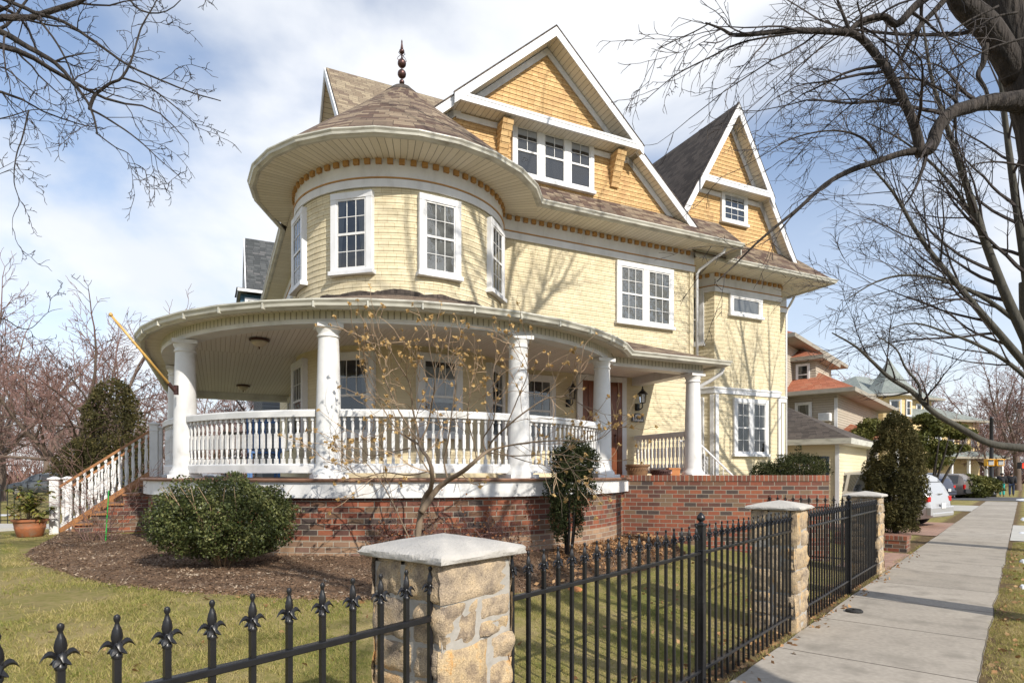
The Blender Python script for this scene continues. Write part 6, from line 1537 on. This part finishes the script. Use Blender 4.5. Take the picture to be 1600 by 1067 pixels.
# ================================================================ PEOPLE
def skin(name, parent, V, E, Rr, mat, sub=1):
    me = bpy.data.meshes.new(name); me.from_pydata([tuple(v) for v in V], E, []); o = bpy.data.objects.new(name, me); COL.objects.link(o)
    o.modifiers.new('skin', 'SKIN').use_smooth_shade = True
    for k, r in enumerate(Rr): me.skin_vertices[0].data[k].radius = (r, r) if not hasattr(r, '__len__') else r
    me.skin_vertices[0].data[0].use_root = True
    s = o.modifiers.new('sub', 'SUBSURF'); s.levels = s.render_levels = sub
    bpy.context.view_layer.update(); dg = bpy.context.evaluated_depsgraph_get(); m2 = bpy.data.meshes.new_from_object(o.evaluated_get(dg)); bpy.data.objects.remove(o)
    m2.materials.clear(); m2.materials.append(mat); m2.polygons.foreach_set('use_smooth', [True]*len(m2.polygons)); return link(name, m2, parent, Vector((0, 0, 0)))
def person(loc, rz, label, jacket, trousers, hair, stride=.16, pack=None):
    o = thing('person', loc, label, 'person', None, rz); LOCAL.add(o.name); LOCAL.add('person')
    hip_, kn, an = .90, .50, .08
    V = [(0, 0, .95), (0, 0, 1.15), (.01, 0, 1.38), (.0, 0, 1.50), (.01, 0, 1.58), (.01, 0, 1.68)]; E = [(0, 1), (1, 2), (2, 3), (3, 4), (4, 5)]; Rr = [(.15, .12), (.15, .11), (.17, .11), .055, .08, .085]
    legs, arms = [], []
    for sg in (-1, 1):
        i = len(V); s = sg*stride; V += [(0, sg*.09, .86), (s*.6+.03, sg*.10, kn), (s-.02*sg, sg*.10, an), (s+.14, sg*.11, .04)]; E += [(0, i), (i, i+1), (i+1, i+2), (i+2, i+3)]; Rr += [.095, .062, .045, .04]; legs.append(V[i:i+4])
        j = len(V); V += [(0, sg*.20, 1.40), (-s*.5, sg*.25, 1.14), (-s*.9+.08, sg*.24, .92), (-s*1.0+.12, sg*.235, .84)]; E += [(2, j), (j, j+1), (j+1, j+2), (j+2, j+3)]; Rr += [.06, .045, .032, .035]; arms.append(V[j:j+4])
    skin('body', o, V, E, Rr, M['skin'], 1)
    JV = [(0, 0, .86), (0, 0, 1.1), (0, 0, 1.38), (0, 0, 1.47)]; JE = [(0, 1), (1, 2), (2, 3)]; JR = [(.235, .19), (.225, .18), (.25, .17), .12]
    for a in arms: i = len(JV); JV += a[:3]; JE += [(2, i), (i, i+1), (i+1, i+2)]; JR += [.115, .09, .075]
    skin('jacket', o, JV, JE, JR, jacket, 1)
    TV = [(0, 0, .90)]; TE = []; TR_ = [(.155, .13)]
    for l in legs: i = len(TV); TV += l[:3]; TE += [(0, i), (i, i+1), (i+1, i+2)]; TR_ += [.108, .082, .072]
    skin('trousers', o, TV, TE, TR_, trousers, 1)
    for l in legs: skin('boot', o, [l[2], (l[2][0]+.02, l[2][1], .045), (l[3][0]+.03, l[3][1], .04)], [(0, 1), (1, 2)], [.055, .055, .042], M['rubber'], 1)
    skin('hair', o, [(-.02, 0, 1.52), (-.015, 0, 1.63), (0, 0, 1.71)], [(0, 1), (1, 2)], [.10, .125, .11], hair, 1)
    if pack: skin('backpack', o, [(-.17, 0, 1.02), (-.19, 0, 1.2), (-.17, 0, 1.38)], [(0, 1), (1, 2)], [(.13, .09), (.15, .1), (.12, .08)], pack, 1)
    return o
M['black_cloth'] = plain('black_cloth', (.018, .018, .022), .9, .2, 8); M['teal_cloth'] = plain('teal_cloth', (.01, .32, .28), .8, .1, 8); M['denim'] = plain('dark_denim', (.03, .045, .09), .9, .2, 8); M['hairm'] = plain('dark_hair', (.02, .014, .01), .7, .2, 20)
wd = math.atan2(SD.y, SD.x)
person(at(1565.5, 741, 45)-UP*1.6, wd, 'walking person in a dark jacket with bright teal trousers, seen from behind', M['black_cloth'], M['teal_cloth'], M['hairm'], .16, M['black_cloth'])
person(at(1580.5, 741, 45.5)-UP*1.6, wd, 'walking person in dark jacket and dark jeans, right of the teal trousers', M['black_cloth'], M['denim'], M['hairm'], -.14)
# ================================================================ SIGNAL, LAMPS AND SMALL THINGS
M['lit_red'] = plain('lit_red_hand', (.9, .03, .01), .4, .05, 4); q_ = M['lit_red'].node_tree.nodes['Principled BSDF']; q_.inputs['Emission Color'].default_value = (1, .04, .01, 1); q_.inputs['Emission Strength'].default_value = 1.2
c = at(1549, 741, 44); c.z = 0
sp_ = thing('signal_pole', c, 'black pole with two yellow pedestrian signal boxes at the far street corner', 'traffic signal')
m = MB(); m.lathe([(.30, 0), (.30, .25), (.20, .4), (.15, .55), (.13, 3), (.11, 5.6), (.13, 5.65), (.001, 5.75)], c, 16); m.build('pole', M['iron'], sp_, smooth=True)
for dx in (-.28, .42):
    m = MB(); m.box(c+Vector((dx, -.15, 2.45)), .52, .34, .5); hb = m.build('signal_box', M['yellow_box'], sp_); bevel(hb, .03)
    m = MB(); m.box(c+Vector((dx, -.34, 2.45)), .36, .03, .36); m.build('lens', M['greywood'], hb)
    m = MB(); m.box(c+Vector((dx, -.40, 2.66)), .46, .2, .03); m.build('visor', M['yellow_box'], hb)
c2 = at(1612, 741, 40); c2.z = 0
sg_ = thing('traffic_light', c2, 'pedestrian light showing a red hand at the right edge of the view', 'traffic signal')
m = MB(); m.lathe([(.1, 0), (.07, .3), (.06, 3.4)], c2, 12); m.build('pole', M['iron'], sg_, smooth=True)
m = MB(); m.box(c2+Vector((-.62, 0, 2.18)), .42, .3, .42); hb = m.build('signal_box', M['iron'], sg_); m = MB(); m.box(c2+Vector((-.3, 0, 2.18)), .6, .05, .05); m.build('bracket', M['iron'], sg_)
m = MB(); m.box(c2+Vector((-.66, -.16, 2.1)), .16, .02, .16)
for k in range(4): m.box(c2+Vector((-.72+k*.04, -.16, 2.24)), .025, .02, .15)
m.box(c2+Vector((-.55, -.16, 2.14)), .03, .02, .12, Vector((.8, 0, .6)), Vector((0, 1, 0)), Vector((-.6, 0, .8))); m.build('red_hand', M['lit_red'], hb)
for k, (dz, dx) in enumerate(((5.4, 0), (5.0, .1))):
    w_ = thing('overhead_wire', c+UP*dz, ('upper' if k == 0 else 'lower')+' thin black wire sagging away from the signal pole to the right', 'wire'); m = MB()
    m.tube([Vector((c.x+30*t, c.y+2*t, dz+1.5*t-2.2*t*(1-t))) for t in [i/12 for i in range(13)]], .02, 4); m.build('cable', M['iron'], w_)
# wall lanterns
def lantern(u, z, label):
    o = thing('wall_lantern', H(u, FV+.03, z), label, 'lantern', 'black lanterns beside the front door'); c = H(u, FV+.22, z)
    m = MB(); m.lathe([(.001, -.005), (.06, 0), (.06, .16), (.001, .165)], H(u, FV+.02, z-.26), 10); m.tube([H(u, FV+.03, z-.18), H(u, FV+.13, z-.24), H(u, FV+.22, z-.20), H(u, FV+.22, z-.10)], .014, 6); m.build('bracket', M['iron'], o)
    m = MB(); m.lathe([(.05, -.11), (.075, -.10), (.075, -.09)], c, 6)
    for k in range(6): a = 6.283*k/6; m.tube([c+Vector((math.cos(a)*.07, math.sin(a)*.07, -.10)), c+Vector((math.cos(a)*.085, math.sin(a)*.085, .10))], .007, 4)
    m.lathe([(.12, .10), (.125, .11), (.07, .17), (.03, .20), (.035, .22), (.012, .24), (.02, .26), (.001, .30)], c, 12); m.build('cage', M['iron'], o)
    m = MB(); m.lathe([(.06, -.09), (.075, .10)], c, 6); m.build('glass_panes', M['glass'], o)
lantern(5.46, 3.36, 'black wall lantern right of the front door, above the house number'); lantern(3.57, 3.36, 'black wall lantern left of the front door, between window and door frame')
# house number plaque
pq = thing('number_plaque', H(5.46, FV+.02, 2.93), 'dark arched house number plaque reading 1403 on the yellow wall', 'house number')
def arch(w, h, r, o, k=10):
    return [H(5.46-w, FV+o, 2.93-h), H(5.46+w, FV+o, 2.93-h), H(5.46+w, FV+o, 2.93+h*.5)]+[H(5.46+r*math.cos(R(180*i/k)), FV+o, 2.93+h*.5+h*.65*math.sin(R(180*i/k))) for i in range(k+1)]+[H(5.46-w, FV+o, 2.93+h*.5)]
m = MB(); m.prism(arch(.17, .095, .115, .02), HV*.03); m.build('plate', M['iron'], pq)
M['plq'] = plain('pewter_face', (.52, .53, .55), .5, .1, 9); m = MB(); m.prism(arch(.148, .075, .098, .045), HV*.012); m.build('plate_face', M['plq'], pq)
tx = bpy.data.curves.new('digits', 'FONT'); tx.body = '1403'; tx.size = .125; tx.extrude = .006; tx.align_x = 'CENTER'; tx.align_y = 'CENTER'; tx.space_character = 1.08; tx.offset = .003
to = bpy.data.objects.new('digits', tx); COL.objects.link(to); bpy.context.view_layer.update()
tm = bpy.data.meshes.new_from_object(to.evaluated_get(bpy.context.evaluated_depsgraph_get())); bpy.data.objects.remove(to); tm.materials.clear(); tm.materials.append(M['iron'])
to = bpy.data.objects.new('digits', tm); COL.objects.link(to); to.parent = pq; to.location = H(5.46, FV+.064, 2.93)-pq.location; to.rotation_euler = (R(90), 0, math.atan2(HU.y, HU.x))
# ceiling lights in the porch
M['frost'] = plain('frosted_glass_bowl', (.62, .56, .46), .35, .08, 9)
for x, y, lab in ((405, 530, 'near frosted bowl light on the porch ceiling with bronze rim'), (380, 602, 'far frosted bowl light deeper under the porch ceiling')):
    Y = 2.25*960/(741-y); c = Vector(((x-800)/960*Y, Y, 3.85)); o = thing('ceiling_light', c, lab, 'ceiling light', 'bowl lights on the porch ceiling')
    m = MB(); m.lathe([(.14, -.035), (.16, -.03), (.165, -.005), (.10, 0)], c, 20); m.build('rim', M['bronze'], o, smooth=True)
    m = MB(); m.lathe([(.002, -.13), (.05, -.125), (.10, -.09), (.135, -.035)], c, 20); m.build('bowl', M['frost'], o, smooth=True); m = MB(); m.lathe([(.001, -.17), (.015, -.155), (.008, -.14), (.02, -.128)], c, 8); m.build('knob', M['bronze'], o)
# flag pole
a, b = at(272, 609, 9.18), at(173, 492, 8.5)
fp = thing('flag_pole', a, 'bare varnished yellow flag pole slanting up from the left front porch column', 'flagpole')
m = MB(); m.tube([a, b], [.020, .017], 10); m.lathe([(.001, -.03), (.026, -.012), (.028, .01), (.012, .03), (.001, .035)], b, 10); m.build('pole', M['poleyellow'], fp, smooth=True)
m = MB(); m.tube([a-(b-a).normalized()*.02, a+(b-a).normalized()*.12], .028, 10); m.box(a+Vector((.02, .02, 0)), .05, .05, .14); m.build('holder', M['bronze'], fp)
# planters and the box on the terrace edge
def planter(c, prof, mat, label, name='planter'):
    o = thing(name, c, label, 'plant pot'); m = MB(); m.lathe(prof, c, 24); q = m.build('pot_body', mat, o); smooth_by_angle(q, 40)
    m = MB(); r, z = prof[-1]; m.lathe([(.001, z-.02), (r+.01, z-.02)], c, 20); m.build('soil', M['mulch'], o)
    m = MB(); rr_ = prof[3][0]
    for k in range(28): a_ = 6.283*k/28; m.tube([c+Vector((math.cos(a_)*(rr_+.012), math.sin(a_)*(rr_+.012), prof[3][1])), c+Vector((math.cos(a_+.11)*(rr_+.018), math.sin(a_+.11)*(rr_+.018), prof[3][1]+.05))], .008, 4)
    m.build('braid', mat, o); return o
planter(at(996, 741, 12.0)+UP*-.14, [(.15, 0), (.17, .02), (.19, .16), (.205, .22), (.21, .28), (.235, .30), (.235, .33), (.20, .335)], M['glazed'], 'brown glazed planter with braided rim on the terrace wall by the last curved porch column')
planter(at(1033, 741, 12.3)+UP*-.13, [(.14, 0), (.16, .02), (.18, .10), (.19, .14), (.20, .18), (.215, .19), (.215, .22), (.18, .225)], M['bronze'], 'low dark round planter on the terrace, right of the brown planter')
c = at(1052, 741, 12.6)-UP*.1
bx_ = thing('terracotta_box', c, 'small square orange terracotta pot behind the low dark planter', 'plant pot'); M['orangepot'] = plain('orange_clay', (.50, .20, .07), .7, .1, 8)
m = MB(); m.box(c+UP*.10, .2, .2, .22, taper=1.15); m.box(c+UP*.215, .25, .25, .03); bevel(m.build('pot_body', M['orangepot'], bx_), .008); m = MB(); m.box(c+UP*.225, .19, .19, .02); m.build('soil', M['mulch'], bx_)
# white iron handrail of the terrace steps
hr = thing('handrail', at(1065, 741, 12.75), 'white wrought iron handrail sloping down beside the terrace steps', 'handrail')
m = MB(); m.tube([at(1062, 689, 12.7), at(1086, 688, 12.7), at(1092, 692, 12.7), at(1146, 744, 12.7), at(1160, 757, 12.7)], .019, 6); m.build('rail', M['trim'], hr)
for x, yt in ((1062, 689), (1068, 689), (1074, 689), (1081, 688), (1088, 690), (1101, 701), (1115, 714), (1130, 729)):
    m = MB(); a, b = at(x, yt, 12.7), at(x, 741, 12.7)-UP*.16; n_ = 26
    tw_ = [a.lerp(b, i/n_)+Vector((.007*math.cos(i*1.4), .007*math.sin(i*1.4), 0))*(1 if x in (1068, 1074) else 0) for i in range(n_+1)]; m.tube(tw_, .009, 5); m.build('bar', M['trim'], hr)
# green toy shoe like scoop on the porch floor, mail box, hose reel
c = H(.95, 3.95, FL)
sc_ = thing('garden_scoop', c, 'bright green plastic scoop lying on the porch floor beside a column base', 'scoop')
m = MB(); V = [(-.12, -.06, 0), (.02, -.07, 0), (.20, -.02, 0), (.20, .02, 0), (.02, .07, 0), (-.12, .06, 0), (-.10, 0, .12), (-.02, -.03, .10), (.04, 0, .05), (-.02, .03, .10)]
m.add([c+Vector(v) for v in V], [(0, 1, 7, 6), (1, 2, 8, 7), (2, 3, 8), (3, 4, 9, 8), (4, 5, 6, 9), (5, 0, 6), (6, 7, 8, 9), (5, 4, 3, 2, 1, 0)]); m.build('blade', M['green_plastic'], sc_)
m = MB(); m.tube([c+Vector((-.10, 0, .06)), c+Vector((-.2, .01, .09)), c+Vector((-.26, .01, .08))], .016, 8); m.build('handle', M['green_plastic'], sc_)
mbx = thing('mailbox', H(3.42, FV+.05, 2.72), 'black wall mailbox below the left wall lantern', 'mailbox')
m = MB(); m.box(H(3.42, FV+.09, 2.72), .34, .12, .16, HU, HV); bevel(m.build('box', M['iron'], mbx), .015); m = MB(); m.box(H(3.42, FV+.1, 2.81), .36, .15, .03, HU, HV); m.build('lid', M['iron'], mbx)
# things standing on the porch behind the balusters
def porch_chair(c, rz, mat, label):
    o = thing('porch_chair', c, label, 'chair', None, rz); LOCAL.add(o.name); Z = Vector((0, 0, 0))
    m = MB(); m.box((0, 0, .42), .5, .5, .04); bevel(m.build('seat', mat, o, offset=Z), .01)
    m = MB()
    for k in range(6): m.box((-.23+.092*k, .24, .72), .03, .025, .5)
    m.box((0, .24, .98), .52, .035, .06); m.build('backrest', mat, o, offset=Z)
    for x, y in ((-.22, -.22), (.22, -.22), (-.22, .22), (.22, .22)): m = MB(); m.box((x, y, .20), .04, .04, .40); m.build('leg', mat, o, offset=Z)
    for x in (-.25, .25): m = MB(); m.box((x, 0, .66), .05, .5, .03); m.box((x, -.2, .54), .04, .04, .24); m.build('armrest', mat, o, offset=Z)
M['bluecloth'] = plain('blue_paint', (.05, .14, .34), .6, .15, 6)
porch_chair(H(-2.75, 1.15, FL), .5, M['bluecloth'], 'blue porch chair behind the balusters, left of the turret'); porch_chair(H(-3.0, -2.6, FL), 1.2, M['greywood'], 'grey chair on the side porch, farther back than the blue one')
# side street fence at the left
fl0 = at(-60, 741, 17.0); fl0.z = 0; fl1 = at(52, 741, 17.6); fl1.z = 0; dfl = (fl1-fl0).normalized()
fence(0, (fl1-fl0).length, .1, 'thin black iron fence at the far left behind the terracotta pot', p=5, step=.155, line=lambda t: fl0+dfl*t+UP*.12)
# fence return beside the garden path
fr0, fr1 = S(11.55, 2.3), S(11.75, 5.9)
fence(0, 3.4, .1, 'short black iron fence running back from the farthest pillar beside the garden path', p=5, step=.13, line=lambda t: S(11.5, 2.25+t), posts=(1.9,))
# scraps on the ground
c = S(7.95, 1.5); dk = thing('drain_cap', c, 'small black round cap lying on the pavement edge', 'lid'); m = MB(); m.lathe([(.09, .022), (.092, .04), (.075, .052), (.06, .046), (.001, .046)], c, 20); m.build('lid', M['rubber'], dk); m = MB(); m.lathe([(.001, .047), (.018, .047), (.018, .058), (.001, .06)], c, 10); m.build('knob', M['rubber'], dk)
def rock(c, s, mat, label, name='stone'):
    rg = random.Random(int(c.x*100)); m = MB(); V = []; n1, n2 = 9, 6
    for j in range(n2+1):
        for i in range(n1): a, b = 6.283*i/n1, math.pi*j/n2; d = Vector((math.cos(a)*math.sin(b), math.sin(a)*math.sin(b), .45*math.cos(b))); V.append(c+d*s*(1+.35*noise.noise(d*2+c)))
    m.add(V, [(j*n1+i, (j+1)*n1+i, (j+1)*n1+(i+1) % n1, j*n1+(i+1) % n1) for j in range(n2) for i in range(n1)]); tag(m.build(name, mat), label, 'stone')
rock(gp(402, 924), .055, M['orangepot'], 'orange-brown stone at the lawn edge of the mulch bed'); rock(gp(350, 917), .04, M['stone_cap'], 'small pale stone in the mulch below the boxwood'); rock(gp(127, 838), .07, M['stone_cap'], 'pale flat stone in the mulch beside the stair base'); rock(gp(898, 921), .09, M['orangepot'], 'reddish brick lump on the lawn edge behind the fence')
